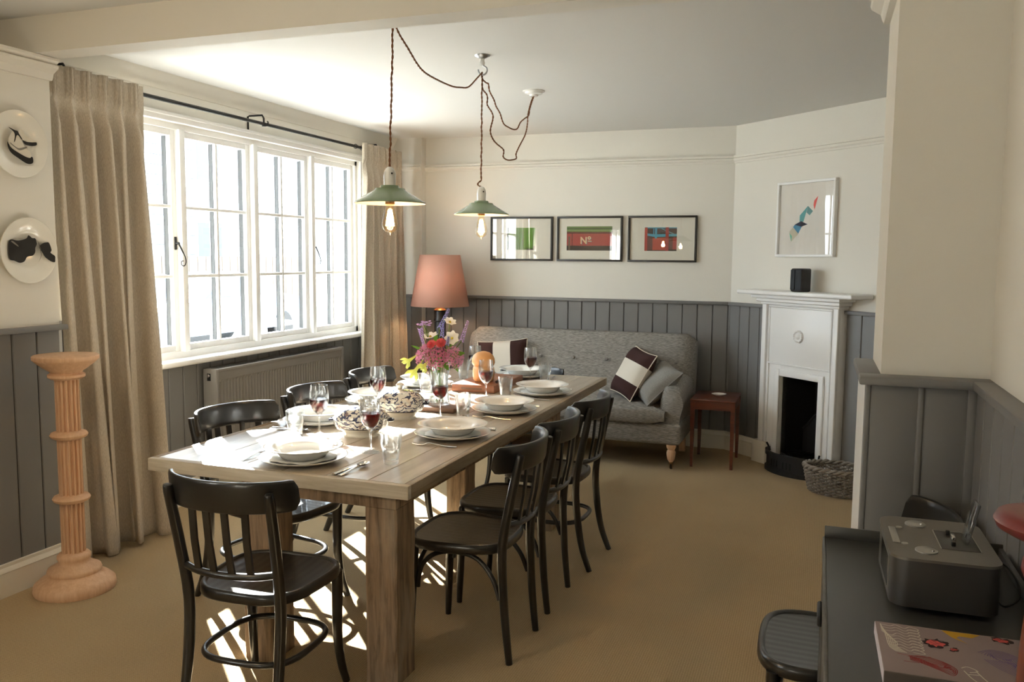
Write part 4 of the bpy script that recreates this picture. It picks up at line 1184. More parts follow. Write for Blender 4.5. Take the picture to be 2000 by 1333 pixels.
for hp, lb in ((HK1, 'galvanised ceiling hook behind the beam, holding the first pendant cord'), (HK2, 'galvanised ceiling hook with round flange holding the swagged cords')):
    h = thing('ceiling_hook', lb, 'hook', (hp[0], hp[1], 2.6))
    obj('flange', MB().lathe([(0.012, -0.018), (0.040, -0.006), (0.042, 0.0), (0.0001, 0.0)], 28), M['galv'], h, 50)
    obj('shank', MB().lathe([(0.010, -0.052), (0.014, -0.046), (0.014, -0.036), (0.011, -0.030), (0.012, -0.016)], 18), M['china'], h, 50)
    obj('hook', MB().tube(smooth_path([(0, 0, -0.045), (0.006, 0, -0.054), (0.024, 0, -0.066), (0.026, 0, -0.085), (0.010, 0, -0.100), (-0.010, 0, -0.098), (-0.020, 0, -0.084), (-0.022, 0, -0.072)], 5), 0.0045, 8), M['galv'], h, 50)
cr = thing('ceiling_rose', 'white stepped ceiling rose feeding the two brown cords', 'ceiling rose', (-1.761, 5.247, 2.6))
obj('cover', MB().lathe([(0.006, -0.036), (0.026, -0.034), (0.030, -0.024), (0.054, -0.018), (0.058, -0.008), (0.070, -0.004), (0.070, 0.0), (0.0001, 0)], 40), M['china'], cr, 50)

# ================================================================== DINING TABLE
TX0, TX1, TY0, TY1, TT = -2.460, -1.320, 2.605, 5.540, 0.750
tb = thing('dining_table', 'long reclaimed wood dining table with whitewashed plank top and chunky legs', 'table', (0, 0, 0))
th_ = 0.050
wpl = [0.205, 0.185, 0.195, 0.190, 0.180, 0.147]
xa = TX0 + 0.028
for w in wpl:
    w = w * (TX1 - TX0 - 0.056) / sum(wpl)
    o = obj('top_plank', MB().rbox(0.0006, w - 0.0006, 0, TY1 - TY0 - 0.056, 0, th_ - 0.004, 0.0022, 1), M['tabletop'], tb, None, (xa, TY0 + 0.028, TT - th_ + 0.004))
    xa += w
obj('edge_board', MB().rbox(TX0, TX1, TY0, TY0 + 0.0275, TT - th_, TT, 0.003), M['tableedge'], tb, 40)
obj('edge_board', MB().rbox(TX0, TX1, TY1 - 0.0275, TY1, TT - th_, TT, 0.003), M['tableedge'], tb, 40)
obj('edge_board', MB().rbox(TX0, TX0 + 0.0275, TY0 + 0.028, TY1 - 0.028, TT - th_, TT, 0.003), M['tableside'], tb, 40)
obj('edge_board', MB().rbox(TX1 - 0.0275, TX1, TY0 + 0.028, TY1 - 0.028, TT - th_, TT, 0.003), M['tableside'], tb, 40)
LX = ((-2.030, -1.905), (-1.500, -1.375)); LY = ((2.620, 2.770), (4.500, 4.650))
za, zb = TT - th_ - 0.045, TT - th_
for y_ in (LY[0][0], LY[1][1] - 0.04): obj('apron', MB().rbox(LX[0][0], LX[1][1], y_, y_ + 0.04, za, zb, 0.004), M['leg'], tb, 40)
for x_ in (LX[0][0], LX[1][1] - 0.04): obj('apron', MB().rbox(x_, x_ + 0.04, LY[0][0] + 0.04, LY[1][1] - 0.04, za, zb, 0.004), M['leg'], tb, 40)
for ix in LX:
    for iy in LY:
        lm = MB(); n_ = 9
        r_ = random.Random(int(ix[0] * 100 + iy[0] * 10))
        rows = []
        for k in range(n_ + 1):
            z = za * k / n_; j = lambda: r_.uniform(-0.0022, 0.0022)
            c = 0.006
            rows.append([(ix[0] + c + j(), iy[0] + j(), z), (ix[1] - c + j(), iy[0] + j(), z), (ix[1] + j(), iy[0] + c + j(), z), (ix[1] + j(), iy[1] - c + j(), z), (ix[1] - c + j(), iy[1] + j(), z), (ix[0] + c + j(), iy[1] + j(), z), (ix[0] + j(), iy[1] - c + j(), z), (ix[0] + j(), iy[0] + c + j(), z)])
        lm.grid(rows, True); lm.f.append(tuple(range(8))); lm.f.append(tuple(range(8 * n_, 8 * n_ + 8)))
        obj('leg', lm, M['leg'], tb)

# ================================================================== CHAIRS
def seat_grooves():
    m, nt, b = newmat('black_veneer_seat')
    b.inputs['Base Color'].default_value = (0.012, 0.0115, 0.011, 1); b.inputs['Roughness'].default_value = 0.30; b.inputs['Coat Weight'].default_value = 0.3
    tc = N(nt, 'ShaderNodeTexCoord'); wv = N(nt, 'ShaderNodeTexWave', bands_direction='X'); wv.inputs['Scale'].default_value = 9.5; wv.inputs['Distortion'].default_value = 0.4
    bp = N(nt, 'ShaderNodeBump'); bp.inputs['Strength'].default_value = 0.14; bp.inputs['Distance'].default_value = 0.003
    nt.links.new(tc.outputs['Object'], wv.inputs['Vector']); nt.links.new(wv.outputs['Fac'], bp.inputs['Height']); nt.links.new(bp.outputs['Normal'], b.inputs['Normal'])
    return m
M['seat'] = seat_grooves()
def seat_outline(s=1.0, n=44):
    out = []
    for k in range(n):
        a = 2 * PI * k / n
        c, d = cos(a), sin(a)
        e = 2.0 / 3.4
        x = abs(c) ** e * (1 if c > 0 else -1); y = abs(d) ** e * (1 if d > 0 else -1)
        w = 0.205 + 0.016 * y
        out.append((x * w * s, (0.205 * y) * s + 0.008))
    return out
def make_chair(kind):
    t = thing('dining_chair', 'x', 'chair')
    ch = M['chair']
    # seat: bent rim and a grooved veneer panel
    rows = []
    for s_, z in ((0.94, 0.420), (0.985, 0.423), (1.0, 0.430), (1.0, 0.450), (0.985, 0.458), (0.955, 0.461), (0.925, 0.459), (0.90, 0.453), (0.90, 0.425)):
        rows.append([(x, y, z) for x, y in seat_outline(s_)])
    rows.append(rows[0])
    obj('seat_rim', MB().grid(rows, True), ch, t, 50)
    rows = []
    for s_, z in ((0.91, 0.4535), (0.6, 0.4505), (0.3, 0.4490), (0.001, 0.4485)):
        rows.append([(x, y, z) for x, y in seat_outline(s_)])
    mb = MB().grid(rows, True); nb = len(rows[0])
    obj('seat_panel', mb, M['seat'], t, 50)
    # rear legs that run up into the back posts
    for s_ in (-1, 1):
        if kind == 'arch': p = [(0.160, -0.228, 0), (0.163, -0.208, 0.2), (0.168, -0.198, 0.44), (0.174, -0.228, 0.62), (0.178, -0.268, 0.800), (0.178, -0.272, 0.820)]
        else: p = [(0.178, -0.275, 0), (0.172, -0.232, 0.12), (0.170, -0.205, 0.28), (0.172, -0.198, 0.44), (0.178, -0.228, 0.62), (0.184, -0.266, 0.800), (0.184, -0.270, 0.820)]
        q = smooth_path([(s_ * x, y, z) for x, y, z in p], 6)
        obj('rear_leg', MB().tube(q, lerp_list([0.0135, 0.016, 0.0185, 0.0185, 0.018, 0.0165, 0.010], len(q)), 12), ch, t, 60)
        if kind == 'arch': p = [(0.176, 0.165, 0.43), (0.178, 0.168, 0.38), (0.184, 0.180, 0.0)]; rr = [0.021, 0.0205, 0.0125]
        else: p = [(0.178, 0.160, 0.43), (0.178, 0.160, 0.36), (0.176, 0.162, 0.20), (0.182, 0.176, 0.08), (0.192, 0.196, 0.0)]; rr = [0.021, 0.020, 0.0175, 0.015, 0.0135]
        q = smooth_path([(s_ * x, y, z) for x, y, z in p], 5)
        obj('front_leg', MB().tube(q, lerp_list(rr, len(q)), 12), ch, t, 60)
    # curved top rail
    rows = []
    nr = 28
    hw = 0.232
    for k in range(nr + 1):
        u = -1 + 2 * k / nr
        x = hw * sin(u * 1.32) / sin(1.32)
        y = -0.292 + 0.112 * (1 - cos(u * 1.32)) / (1 - cos(1.32))
        dx = cos(u * 1.32) * hw / sin(1.32); dy = sin(u * 1.32) * 0.112 / (1 - cos(1.32))
        d = Vector((dx, dy, 0)).normalized(); no = Vector((-d.y, d.x, 0))
        e = max(0, (abs(u) - 0.88) / 0.12)
        hh = 0.051 * math.sqrt(max(0.0, 1 - (e * 0.86) ** 2.4)); th = 0.0095 * (1 - 0.45 * e)
        zc_ = 0.804
        sec = []
        for a, b in rrect(-1, 1, -1, 1, 0.5, 4):
            sec.append((x + no.x * a * th, y + no.y * a * th - 0.012 * b * 0.5, zc_ + b * hh))
        rows.append(sec)
    mb = MB().grid(rows, True); k_ = len(rows[0])
    mb.f.append(tuple(range(k_))); mb.f.append(tuple(nr * k_ + i for i in reversed(range(k_))))
    obj('top_rail', mb, ch, t, 60)
    # lower cross rail and slats
    q = smooth_path([(-0.172, -0.212, 0.545), (-0.10, -0.240, 0.540), (0, -0.250, 0.538), (0.10, -0.240, 0.540), (0.172, -0.212, 0.545)], 6)
    obj('cross_rail', MB().tube(q, 0.0125, 10), ch, t, 60)
    for x in (-0.096, -0.033, 0.033, 0.096):
        y1 = -0.292 + 0.112 * (x / 0.232) ** 2 * 1.0
        y0 = -0.250 + 0.010 * (x / 0.1) ** 2
        mbx = MB()
        vs = []
        for y, z in ((y0, 0.538), ((y0 + y1) / 2 - 0.003, 0.65), (y1 + 0.004, 0.765)):
            vs.append([(x - 0.0115, y - 0.0045, z), (x + 0.0115, y - 0.0045, z), (x + 0.0115, y + 0.0045, z), (x - 0.0115, y + 0.0045, z)])
        mbx.grid(vs, True)
        obj('slat', mbx, ch, t)
    if kind == 'arch':
        for s_ in (-1, 1):
            q = smooth_path([(s_ * 0.176, 0.150, 0.26), (s_ * 0.168, 0.138, 0.34), (s_ * 0.158, 0.085, 0.395), (s_ * 0.152, 0.0, 0.412), (s_ * 0.152, -0.09, 0.395), (s_ * 0.158, -0.155, 0.33), (s_ * 0.164, -0.188, 0.25)], 5)
            obj('arched_brace', MB().tube(q, 0.0095, 9), ch, t, 60)
        q = smooth_path([(-0.160, 0.168, 0.26), (-0.145, 0.160, 0.34), (-0.09, 0.150, 0.395), (0, 0.146, 0.412), (0.09, 0.150, 0.395), (0.145, 0.160, 0.34), (0.160, 0.168, 0.26)], 5)
        obj('arched_brace', MB().tube(q, 0.0095, 9), ch, t, 60)
    else:
        pts = []
        for k in range(40):
            a = 2 * PI * k / 40; c, d = cos(a), sin(a); e = 2 / 3.2
            x = abs(c) ** e * (1 if c > 0 else -1); y = abs(d) ** e * (1 if d > 0 else -1)
            pts.append((0.178 * x, -0.018 + 0.180 * y, 0.225))
        obj('hoop_stretcher', MB().tube(pts, 0.011, 9, True), ch, t, 60)
    return t
ca = make_chair('arch'); chp = make_chair('hoop')
used = {}
def chair(proto, x, y, ang, label, zs=1.0, ys=1.0):
    if proto.name not in used:
        used[proto.name] = 1; c = proto; c.location = (x, y, 0); c.rotation_euler = (0, 0, ang); c['label'] = label
    else:
        c = dup(proto, (x, y, 0), ang, label)
    c['group'] = 'black bentwood chairs'
    c.scale = (1, ys, zs)
    return c
H = PI / 2
chair(chp, -1.752, 2.395, math.radians(3), 'black bentwood chair at the table end by the wooden pedestal')
chair(ca, -1.285, 3.090, H, 'black bentwood chair, arched braces, fireplace side, first from the pedestal end')
chair(ca, -1.290, 3.590, H, 'black bentwood chair, arched braces, fireplace side, second from the pedestal end')
chair(chp, -1.285, 4.165, H - 0.04, 'black bentwood chair with hoop stretcher on the fireplace side of the table')
chair(chp, -2.250, 3.150, -H - 0.20, 'black bentwood chair on the radiator side, first from the pedestal end', 1, 1.22)
chair(chp, -2.250, 3.860, -H - 0.06, 'black bentwood chair on the radiator side, second from the pedestal end', 1, 1.22)
chair(chp, -2.300, 4.570, -H, 'black bentwood chair on the radiator side, third from the pedestal end', 1, 1.22)
chair(chp, -1.890, 5.470, PI, 'black bentwood chair at the table end by the sofa', 0.905)
chair(chp, 0.085, 2.520, H, 'black bentwood chair between the grey pillar and the metal cabinet')

# ================================================================== TABLEWARE
ZT = TT + 0.0006
charger = MB().lathe([(0.0001, 0.0), (0.105, 0.0), (0.110, 0.004), (0.150, 0.013), (0.170, 0.021), (0.172, 0.0235), (0.169, 0.0245), (0.148, 0.0175), (0.112, 0.009), (0.100, 0.0065), (0.0001, 0.0065)], 56)
bowl = MB().lathe([(0.0001, 0.0), (0.080, 0.0), (0.088, 0.004), (0.104, 0.024), (0.114, 0.033), (0.152, 0.042), (0.156, 0.0445), (0.152, 0.0460), (0.113, 0.0380), (0.101, 0.029), (0.084, 0.0085), (0.0001, 0.0075)], 56)
nap = MB()
nr_ = []
for r_, z_ in ((0.0001, 0.0), (0.096, 0.0005), (0.116, 0.0068), (0.124, 0.0095), (0.116, 0.0122), (0.096, 0.0095), (0.0001, 0.0085)):
    nr_.append([((r_ * (1 + 0.05 * sin(5 * a) + 0.03 * sin(11 * a + 1))) * cos(a), (r_ * (1 + 0.05 * sin(5 * a) + 0.03 * sin(11 * a + 1))) * sin(a), z_ + (0.0 if r_ < 0.1 else 0.0008 * sin(9 * a))) for a in [2 * PI * k / 60 for k in range(60)]])
nap.grid(nr_, True)
gprof_out = [(0.0001, 0.0), (0.037, 0.0), (0.0375, 0.002), (0.020, 0.006), (0.007, 0.012), (0.0045, 0.03), (0.0042, 0.075), (0.006, 0.088), (0.014, 0.097), (0.029, 0.113), (0.039, 0.135), (0.0425, 0.158), (0.0415, 0.190), (0.0375, 0.225)]
gprof_in = [(0.0365, 0.225), (0.0405, 0.190), (0.0415, 0.158), (0.038, 0.136), (0.028, 0.115), (0.013, 0.1), (0.0001, 0.096)]
wineglass = MB().lathe(gprof_out + gprof_in, 36)
wine_m = MB().lathe([(0.0001, 0.0965), (0.0125, 0.1005), (0.0275, 0.1155), (0.0375, 0.1365), (0.0405, 0.152), (0.0410, 0.160), (0.0405, 0.162), (0.0001, 0.1615)], 36)
def tumbler():
    mb = MB(); n = 40; rows = []
    for r_, z_, fac in ((0.0001, 0, 0), (0.027, 0, 0), (0.0300, 0.004, 1), (0.0325, 0.03, 1), (0.0350, 0.058, 1), (0.0368, 0.064, 0.3), (0.0385, 0.070, 0), (0.0420, 0.118, 0), (0.0424, 0.1205, 0), (0.0405, 0.1205, 0), (0.0370, 0.072, 0), (0.0295, 0.018, 0), (0.0001, 0.016, 0)):
        row = []
        for k in range(n):
            a = 2 * PI * k / n
            f = abs((k * 9 / n) % 1 - 0.5) * 2
            rr = r_ * (1 - fac * 0.07 * (1 - f) ** 1.0)
            row.append((rr * cos(a), rr * sin(a), z_))
        rows.append(row)
    return mb.grid(rows, True)
tumb = tumbler()
def handle_path(): return [(0, 0.0, 0.0035), (0, 0.03, 0.0035), (0, 0.075, 0.0075), (0, 0.115, 0.0115), (0, 0.125, 0.011)]
fork = MB()
q = smooth_path([(0, 0.0, 0.0035), (0, 0.05, 0.004), (0, 0.100, 0.010), (0, 0.125, 0.012), (0, 0.140, 0.009)], 5)
fork.tube(q, lerp_list([0.0055, 0.0055, 0.0035, 0.003, 0.007], len(q)), 8, flat=(1.3, 0.35))
for k in range(4):
    x = -0.0096 + k * 0.0064
    fork.tube([(x * 0.7, 0.136, 0.009), (x, 0.150, 0.004), (x, 0.175, 0.0025), (x * 0.95, 0.200, 0.008)], [0.0030, 0.0024, 0.0019, 0.001], 6)
knife = MB()
q = smooth_path([(0, 0.0, 0.004), (0, 0.05, 0.0045), (0, 0.095, 0.004)], 5)
knife.tube(q, lerp_list([0.007, 0.0075, 0.005], len(q)), 8, flat=(1.1, 0.5))
knife.add([(-0.008, 0.093, 0.0032), (0.006, 0.093, 0.0032), (0.008, 0.150, 0.0032), (0.004, 0.205, 0.0032), (-0.004, 0.212, 0.0032), (-0.009, 0.190, 0.0032), (-0.008, 0.093, 0.0046), (0.006, 0.093, 0.0046), (0.008, 0.150, 0.0046), (0.004, 0.205, 0.0046), (-0.004, 0.212, 0.0046), (-0.009, 0.190, 0.0046)],
          [(5, 4, 3, 2, 1, 0), (6, 7, 8, 9, 10, 11)] + [(i, (i + 1) % 6, 6 + (i + 1) % 6, 6 + i) for i in range(6)])
spoon = MB()
q = smooth_path([(0, 0.0, 0.004), (0, 0.06, 0.0045), (0, 0.110, 0.011), (0, 0.135, 0.010)], 5)
spoon.tube(q, lerp_list([0.0065, 0.006, 0.0035, 0.004], len(q)), 8, flat=(1.3, 0.4))
rows = []
for k in range(9):
    rr = k / 8
    rows.append([(0.0195 * rr * cos(a), 0.165 + 0.033 * rr * sin(a), 0.0035 + 0.0095 * rr * rr) for a in [2 * PI * i / 20 for i in range(20)]])
spoon.grid(rows, True)
rows = [[(x, y, z - 0.0012) for x, y, z in r_] for r_ in rows]
spoon.grid(rows, True)

def proto(name, mb, mat, cat, smooth=50):
    o = obj(name, mb, mat, None, smooth); o['category'] = cat
    return o
_first = {}
def place(name, mb, mat, cat, label, group, loc, rz=0.0, smooth=50):
    if name not in _first:
        o = obj(name, mb, mat, None, smooth); _first[name] = o
    else:
        o = _first[name].copy(); COL.objects.link(o)
    tag(o, label, cat, group); o.location = loc; o.rotation_euler = (0, 0, rz)
    return o
# place settings: plate centre, facing of the diner, wine glass, tumbler
SET = [
    ('at the table end by the pedestal', (-1.870, 2.795), 0, (-1.700, 3.020), (-1.532, 2.882)),
    ('on the fireplace side, first from the pedestal end', (-1.515, 3.430), H, (-1.744, 3.791), (-1.655, 3.873)),
    ('on the fireplace side, second from the pedestal end', (-1.515, 4.090), H, (-1.738, 4.392), (-1.660, 4.500)),
    ('on the fireplace side, third from the pedestal end', (-1.508, 4.710), H, (-1.725, 5.135), (-1.632, 5.150)),
    ('on the radiator side, first from the pedestal end', (-2.235, 3.480), -H, (-2.078, 3.234), (-2.140, 3.140)),
    ('on the radiator side, second from the pedestal end', (-2.262, 4.090), -H, (-2.135, 3.875), (-2.045, 3.935)),
    ('on the radiator side, third from the pedestal end', (-2.268, 4.720), -H, (-2.145, 4.520), (-2.125, 4.425)),
    ('at the table end by the sofa', (-1.855, 5.345), PI, (-2.085, 5.075), (-2.180, 5.110)),
]
for i, (ph, (x, y), fc, (wx, wy), (tx, ty)) in enumerate(SET):
    place('dinner_plate', charger, M['china'], 'plate', 'wide white dinner plate ' + ph, 'dinner plates on the table', (x, y, ZT), 0.3 * i)
    place('napkin', nap, M['napkin'], 'napkin', 'white folded napkin under the bowl ' + ph, 'napkins on the dinner plates', (x, y, ZT + 0.0068), 1.1 * i)
    place('soup_bowl', bowl, M['china'], 'bowl', 'white wide rimmed soup bowl ' + ph, 'soup bowls on the table', (x, y, ZT + 0.0170), 0.7 * i)
    g = thing('wine_glass', 'stemmed glass half full of red wine ' + ph, 'wine glass', (wx, wy, ZT), 0, 'wine glasses on the table')
    if 'wg' not in _first:
        _first['wg'] = obj('glass', wineglass, M['glass'], g, 50); _first['wl'] = obj('wine', wine_m, M['wine'], g, 50)
        _first['wl']['label'] = 'dark red wine'
    else:
        inst(_first['wg'], g); inst(_first['wl'], g)
    place('tumbler', tumb, M['glass'], 'tumbler', 'clear faceted water tumbler ' + ph, 'water tumblers on the table', (tx, ty, ZT), 0.2 * i, 35)
    r = Matrix.Rotation(fc, 3, 'Z')
    def off(dx, dy):
        v = r @ Vector((dx, dy, 0)); return (x + v.x, y + v.y, ZT)
    if i == 0:
        place('knife', knife, M['steel'], 'knife', 'steel table knife ' + ph, 'table knives', off(0.228, -0.150), fc - 0.06, 40)
        place('spoon', spoon, M['steel'], 'spoon', 'steel soup spoon ' + ph, 'soup spoons', off(0.255, -0.158), fc - 0.04, 40)
        place('fork', fork, M['steel'], 'fork', 'steel table fork ' + ph, 'table forks', off(-0.215, -0.110), fc + 0.05, 40)
    else:
        dd = -0.130 if abs(fc) == H else -0.10
        place('knife', knife, M['steel'], 'knife', 'steel table knife ' + ph, 'table knives', off(0.195, dd), fc - 0.03, 40)
        place('spoon', spoon, M['steel'], 'spoon', 'steel soup spoon ' + ph, 'soup spoons', off(0.222, dd + 0.01), fc + 0.02, 40)
        place('fork', fork, M['steel'], 'fork', 'steel table fork ' + ph, 'table forks', off(-0.205, dd + 0.02), fc + 0.06, 40)

# --- blue and white lidded tureens
def transfer():
    m, nt, b = newmat('blue_transfer_print')
    b.inputs['Roughness'].default_value = 0.12; b.inputs['Coat Weight'].default_value = 0.4
    L = nt.links.new
    tc = N(nt, 'ShaderNodeTexCoord')
    wv = N(nt, 'ShaderNodeTexWave', wave_type='RINGS'); wv.inputs['Scale'].default_value = 19; wv.inputs['Distortion'].default_value = 11; wv.inputs['Detail'].default_value = 2.0; wv.inputs['Detail Scale'].default_value = 1.6
    cr = N(nt, 'ShaderNodeValToRGB'); cr.color_ramp.elements[0].position = 0.20; cr.color_ramp.elements[0].color = lin(66, 74, 104); cr.color_ramp.elements[1].position = 0.40; cr.color_ramp.elements[1].color = lin(222, 222, 216)
    no = N(nt, 'ShaderNodeTexNoise'); no.inputs['Scale'].default_value = 22
    mx = N(nt, 'ShaderNodeMix', data_type='RGBA'); mx.inputs['B'].default_value = lin(206, 170, 138)
    c2 = N(nt, 'ShaderNodeValToRGB'); c2.color_ramp.elements[0].position = 0.58; c2.color_ramp.elements[1].position = 0.62
    L(tc.outputs['Object'], wv.inputs['Vector']); L(wv.outputs['Fac'], cr.inputs['Fac']); L(tc.outputs['Object'], no.inputs['Vector']); L(no.outputs['Fac'], c2.inputs['Fac'])
    mu = N(nt, 'ShaderNodeMath', operation='MULTIPLY'); mu.inputs[1].default_value = 0.3
    L(c2.outputs['Color'], mu.inputs[0]); L(mu.outputs[0], mx.inputs['Factor'])
    L(cr.outputs['Color'], mx.inputs['A']); L(mx.outputs['Result'], b.inputs['Base Color'])
    return m
M['transfer'] = transfer(); M['navy'] = plain('navy_glaze', lin(36, 42, 66), 0.15, coat=0.4)
def octo(a, b, n=48):
    """lobed octagon outline"""
    out = []
    for k in range(n):
        t = 2 * PI * k / n; c, d = cos(t), sin(t); e = 2 / 3.0
        l = 1 + 0.030 * cos(8 * t)
        out.append((a * l * abs(c) ** e * (1 if c > 0 else -1), b * l * abs(d) ** e * (1 if d > 0 else -1)))
    return out
def octl(prof, a, b):
    rows = [[(x * s_, y * s_, z) for x, y in octo(a, b)] for s_, z in prof]
    mb = MB().grid(rows, True); n = len(rows[0])
    mb.f.append(tuple(reversed(range(n)))); mb.f.append(tuple(range((len(rows) - 1) * n, len(rows) * n)))
    return mb
def tureen(label, x, y, rz, a, b, sc):
    t = thing('tureen', label, 'tureen', (x, y, ZT), rz, 'blue and white tureens')
    t.scale = (sc, sc, sc)
    obj('foot', octl([(0.66, 0.0), (0.62, 0.006), (0.60, 0.014), (0.66, 0.026), (0.80, 0.040)], a, b), M['creamchina'], t, 60)
    obj('foot_scallop', MB().box(-0.001, 0.001, -0.001, 0.001, 0.002, 0.004), M['creamchina'], t)
    obj('rim_band', octl([(0.80, 0.040), (0.90, 0.044), (0.93, 0.048)], a, b), M['navy'], t, 60)
    obj('body', octl([(0.93, 0.048), (0.985, 0.066), (1.0, 0.086), (1.03, 0.094), (0.99, 0.096)], a, b), M['transfer'], t, 60)
    ld = obj('lid', octl([(0.985, 0.0965), (0.98, 0.101), (0.86, 0.120), (0.66, 0.140), (0.62, 0.143), (0.40, 0.149), (0.12, 0.154)], a, b), M['transfer'], t, 60)
    obj('knob', octl([(0.10, 0.153), (0.085, 0.160), (0.12, 0.170), (0.17, 0.178), (0.13, 0.184), (0.04, 0.190)], a, a), M['creamchina'], ld, 60)
    for s_ in (-1, 1):
        hnd = smooth_path([(s_ * a * 0.98, -0.025, 0.084), (s_ * (a + 0.018), -0.018, 0.082), (s_ * (a + 0.024), 0, 0.080), (s_ * (a + 0.018), 0.018, 0.082), (s_ * a * 0.98, 0.025, 0.084)], 5)
        obj('handle', MB().tube(hnd, 0.007, 8), M['navy'], t, 60)
    return t
tureen('blue and white lidded tureen beside the wine glass of the pedestal end place', -1.905, 3.305, 0.35, 0.140, 0.112, 0.86)
tureen('blue and white lidded tureen next to the wooden board and vase', -1.935, 3.735, 0.25, 0.128, 0.105, 0.93)
for o in list(bpy.data.objects):
    if o.name.startswith('foot_scallop'): bpy.data.objects.remove(o)

# --- boards, bread, bread knife
cb = thing('bread_board', 'thick reddish wooden bread board with handle slot under the loaf', 'bread board', (-1.905, 4.860, ZT), 0)
obj('block', MB().rbox(-0.135, 0.135, -0.258, 0.258, 0, 0.046, 0.004, 2), M['board'], cb, 40)
obj('handle_slot', MB().rbox(-0.075, 0.060, -0.2595, -0.252, 0.016, 0.030, 0.004, 2), M['slab'], cb, 40)
sb = tag(obj('wooden_board', MB().rbox(-0.135, 0.135, -0.115, 0.115, 0, 0.026, 0.006, 2), M['slab'], None, 40, (-1.865, 4.045, ZT)), 'small dark wooden board under the flower vase', 'board')
M['crust'] = plain('golden_crust', lin(206, 152, 96), 0.45, bump=0.25, bscale=40, var=0.22, vscale=9)
lf = thing('bread_loaf', 'golden cottage loaf standing upright on the bread board', 'bread', (-1.900, 4.760, ZT + 0.0465), 0.2)
def blob(prof, nx, seed):
    r = random.Random(seed); rows = []
    for rr, z in prof:
        rows.append([(rr * (1 + 0.02 * sin(3 * a + seed + 8 * z)) * cos(a) * nx, rr * (1 + 0.02 * sin(3 * a + seed + 8 * z)) * sin(a), z) for a in [2 * PI * k / 30 for k in range(30)]])
    return MB().grid(rows, True)
obj('lower_loaf', blob([(0.0001, 0.0), (0.050, 0.0), (0.060, 0.012), (0.064, 0.045), (0.062, 0.080), (0.055, 0.098), (0.03, 0.104), (0.0001, 0.105)], 1.05, 1), M['crust'], lf, True)
obj('domed_top', blob([(0.0001, 0.090), (0.040, 0.091), (0.060, 0.098), (0.067, 0.115), (0.066, 0.138), (0.056, 0.160), (0.036, 0.176), (0.014, 0.183), (0.0001, 0.184)], 1.05, 2), M['crust'], lf, True)
bkn = thing('bread_knife', 'bread knife with dark handle lying on the bread board', 'knife', (-1.795, 4.720, ZT + 0.047), 0.15)
obj('handle', MB().tube([(0, -0.02, 0.010), (0, 0.04, 0.010), (0, 0.09, 0.010)], [0.010, 0.012, 0.009], 10, flat=(0.8, 0.8)), M['darkwood'], bkn, 50)
obj('blade', MB().rbox(-0.012, 0.012, 0.085, 0.27, 0.004, 0.0065, 0.001), M['steel'], bkn)

# ================================================================== VASE AND FLOWERS
VX, VY, VZ = -1.858, 4.030, ZT + 0.0265
vs_ = thing('flower_vase', 'clear waisted glass vase of water on the small dark board', 'vase', (VX, VY, VZ))
obj('glass', MB().lathe([(0.0001, 0), (0.056, 0), (0.058, 0.004), (0.052, 0.05), (0.047, 0.09), (0.047, 0.12), (0.053, 0.17), (0.060, 0.215), (0.0585, 0.215), (0.0515, 0.17), (0.0455, 0.12), (0.0455, 0.09), (0.050, 0.05), (0.055, 0.012), (0.0001, 0.010)], 40), M['glass'], vs_, 50)
obj('water', MB().lathe([(0.0001, 0.0105), (0.054, 0.0125), (0.0495, 0.05), (0.045, 0.09), (0.045, 0.118), (0.0001, 0.119)], 36), M['water'], vs_, 50)
def petal_m(name, c, t=0.35): return translucent(name, c, t)
M['stem'] = translucent('green_stem', lin(112, 142, 62), 0.3)
M['leaf'] = translucent('green_leaf', lin(92, 132, 44), 0.4)
M['pink'] = petal_m('dusky_pink_bloom', lin(214, 142, 172)); M['pinkd'] = petal_m('deep_pink_bloom', lin(200, 118, 146))
M['red'] = petal_m('coral_red_petals', lin(232, 112, 112)); M['whitep'] = petal_m('white_petals', lin(238, 234, 222)); M['lil'] = petal_m('lilac_florets', lin(190, 158, 208)); M['blue'] = petal_m('lavender_blue_florets', lin(158, 152, 208))
M['lime'] = petal_m('lime_yellow_petals', lin(222, 226, 130), 0.5); M['yolk'] = plain('yellow_stamens', lin(196, 176, 60), 0.8)
_r3, _u3 = Vector((0.940, 0.340, 0)), Vector((0, 0, 1))
_f3 = Vector((-0.340, 0.940, 0))
def fpos(px_, py_, dep):
    """position in the bouquet: sideways, up and depth offsets in metres from the vase mouth"""
    return _r3 * px_ + _f3 * dep + Vector((0, 0, py_))
fr_ = random.Random(21)
def stem_to(t, tip):
    a = fr_.uniform(0, 2 * PI); b0 = Vector((0.020 * cos(a), 0.020 * sin(a), 0.016))
    h = Vector((tip.x, tip.y, 0)); h = h.normalized() * min(h.length * 0.6, 0.034) if h.length > 0 else h
    mid = Vector((h.x, h.y, 0.195))
    lowm = Vector((b0.x * 0.2 + h.x * 0.4, b0.y * 0.2 + h.y * 0.4, 0.10))
    top = mid + (tip - mid) * 0.55 + Vector((0, 0, 0.012))
    obj('stem', MB().tube(smooth_path([b0, lowm, mid, top, tip], 5), 0.0022, 6), M['stem'], t, True)
def floret(mb, c, n, r, d, up, pw=0.6):
    """n petals round centre c facing 'up'"""
    z = up.normalized(); x = z.orthogonal().normalized(); y = z.cross(x)
    for k in range(n):
        a = 2 * PI * k / n; e = x * cos(a) + y * sin(a); s_ = z.cross(e)
        p0 = c; p1 = c + e * r * 0.55 + s_ * r * pw * 0.5 + z * d * 0.6; p2 = c + e * r + z * d; p3 = c + e * r * 0.55 - s_ * r * pw * 0.5 + z * d * 0.6
        mb.add([p0, p1, p2, p3], [(0, 1, 2, 3)])
